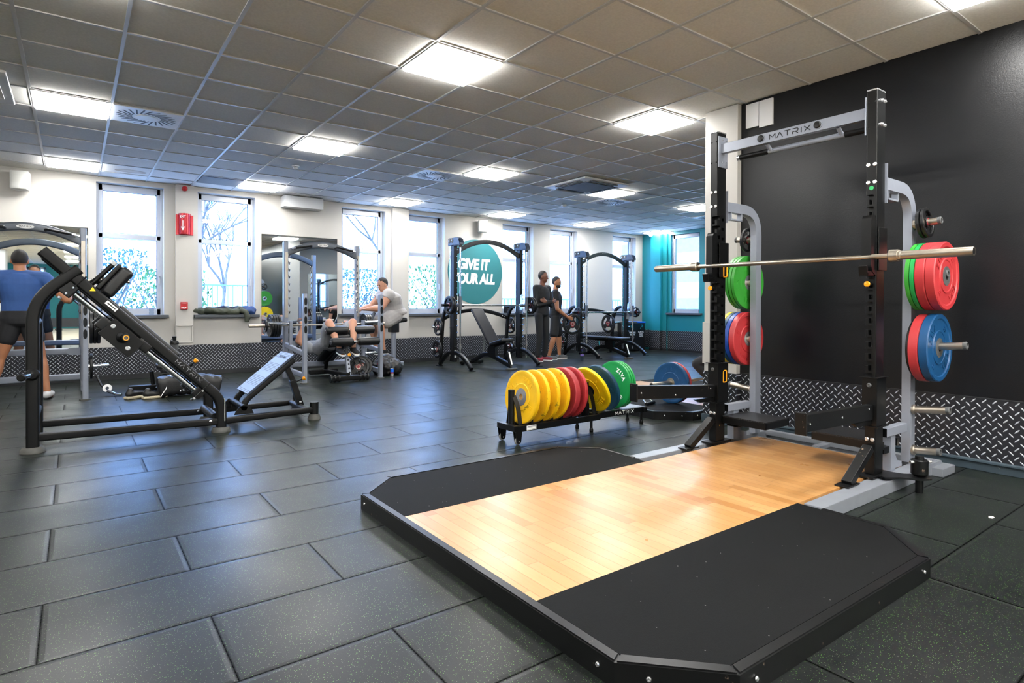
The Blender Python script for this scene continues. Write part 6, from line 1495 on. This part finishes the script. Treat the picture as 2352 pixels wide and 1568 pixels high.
b = B(); b.oval([(.82, 8.48, .12), (1.0, 8.48, .145), (1.3, 8.45, .14), (1.52, 8.42, .10)], .26, .25); q = remeshed(b, .014)
for v in q.bm.verts: v.co += Vector((0, 0, 1))*.008*math.sin(v.co.x*60+v.co.y*25); v.co.z = max(v.co.z, .002)
part('body', q, 'bag', t, ang=180)
b = B(); b.tube([(.84, 8.345, .02), (.90, 8.345, .12), (.93, 8.40, .22), (.97, 8.48, .27)], .005, 6); part('white_piping', b, 'print_white', t)
b = B(); b.tube(fillet([(.98, 8.38, .25), (1.08, 8.33, .30), (1.22, 8.36, .26)], .06), .010, 8); part('handle', b, 'bag', t)
for k, (x_, y_, a_) in enumerate(((.60, 8.55, .5), (.78, 8.42, .2))):
    t = thing('trainer_shoe', ['left', 'right'][k]+' black trainer with cream sole beside the black holdall', 'shoe', (x_, y_, 0), a_, 'trainers beside the holdall', world=False)
    b = B(); b.cone((-.08, 0, .06), (.10, 0, .045), .045, .035); b.cone((-.08, 0, .06), (-.07, 0, .10), .04, .035); q = remeshed(b, .008); part('upper', q, 'bag', t, ang=180)
    b = B(); b.bb((-.13, -.045, 0), (.14, .045, .035), .015); part('sole', b, mat('cream_sole%d' % k, '#c8bda2', .7), t)
# waste bin
t = thing('waste_bin', 'black two-part waste bin with white lettering and a blue lid, by the teal wall', 'bin', (11.62, 10.55, 0))
b = B(); b.bb((11.30, 10.35, .01), (11.94, 10.72, .72), .012); part('body', b, 'bin', t)
b = B(); b.bb((11.64, 10.335, .72), (11.955, 10.735, .755), .006); part('lid', b, 'bin_blue', t, label='blue lid')
b = B(); b.bb((11.285, 10.335, .72), (11.635, 10.735, .755), .006); part('lid', b, 'grille_dark', t, label='dark lid')
b = B()
for i, wd in enumerate(('PLASTIC', 'AND', 'PAPER')): textB(b, wd, .058, (11.79, 10.348, .485-.055*i), (1, 0, 0), (0, 0, 1), bold=.001)
part('lettering', b, 'print_white', t)
b = B()
for i, wd in enumerate(('GENERAL', 'WASTE')): textB(b, wd, .058, (11.47, 10.348, .475-.055*i), (1, 0, 0), (0, 0, 1), bold=.001)
part('lettering', b, 'print_white', t)
for s_, x_ in ((1, 11.80), (-1, 11.46)):
    b = B(); b.beam((x_-s_*.045, 10.347, .57), (x_+s_*.045, 10.347, .66), .014, .003, up=(0, 1, 0), bevel=0); b.beam((x_+s_*.05, 10.347, .665), (x_-s_*.02, 10.347, .665), .003, .014, up=(0, 0, 1), bevel=0); b.beam((x_+s_*.045, 10.347, .67), (x_+s_*.045, 10.347, .60), .014, .003, up=(0, 1, 0), bevel=0); part('arrow', b, 'teal', t)
b = B(); b.bb((11.71, 10.347, .06), (11.745, 10.349, .10)); part('sticker', b, 'print_white', t)
# scrap of paper on the floor at the right
b = B(); b.prism([(0, 0), (.03, .008), (.045, -.004), (.03, -.018), (.008, -.014)], (3.98, 1.04, .002), (1, 0, 0), (0, 1, 0), .003); solo('paper_scrap', b, 'print_white', 'small white scrap of paper on the dark floor at the right', 'litter')
# fire door style cabinet on the sill side: little book bin between windows
t = thing('sill_box', 'small dark box with white print on the sill left of the standing people', 'box', (7.88, 10.86, .985))
b = B(); b.bb((7.83, 10.80, .985), (7.95, 10.92, 1.14), .004); part('carton', b, 'bin', t)
b = B()
for i in range(3): b.bb((7.84, 10.7985, 1.02+.03*i), (7.93, 10.80, 1.03+.03*i))
part('print', b, 'print_grey', t)
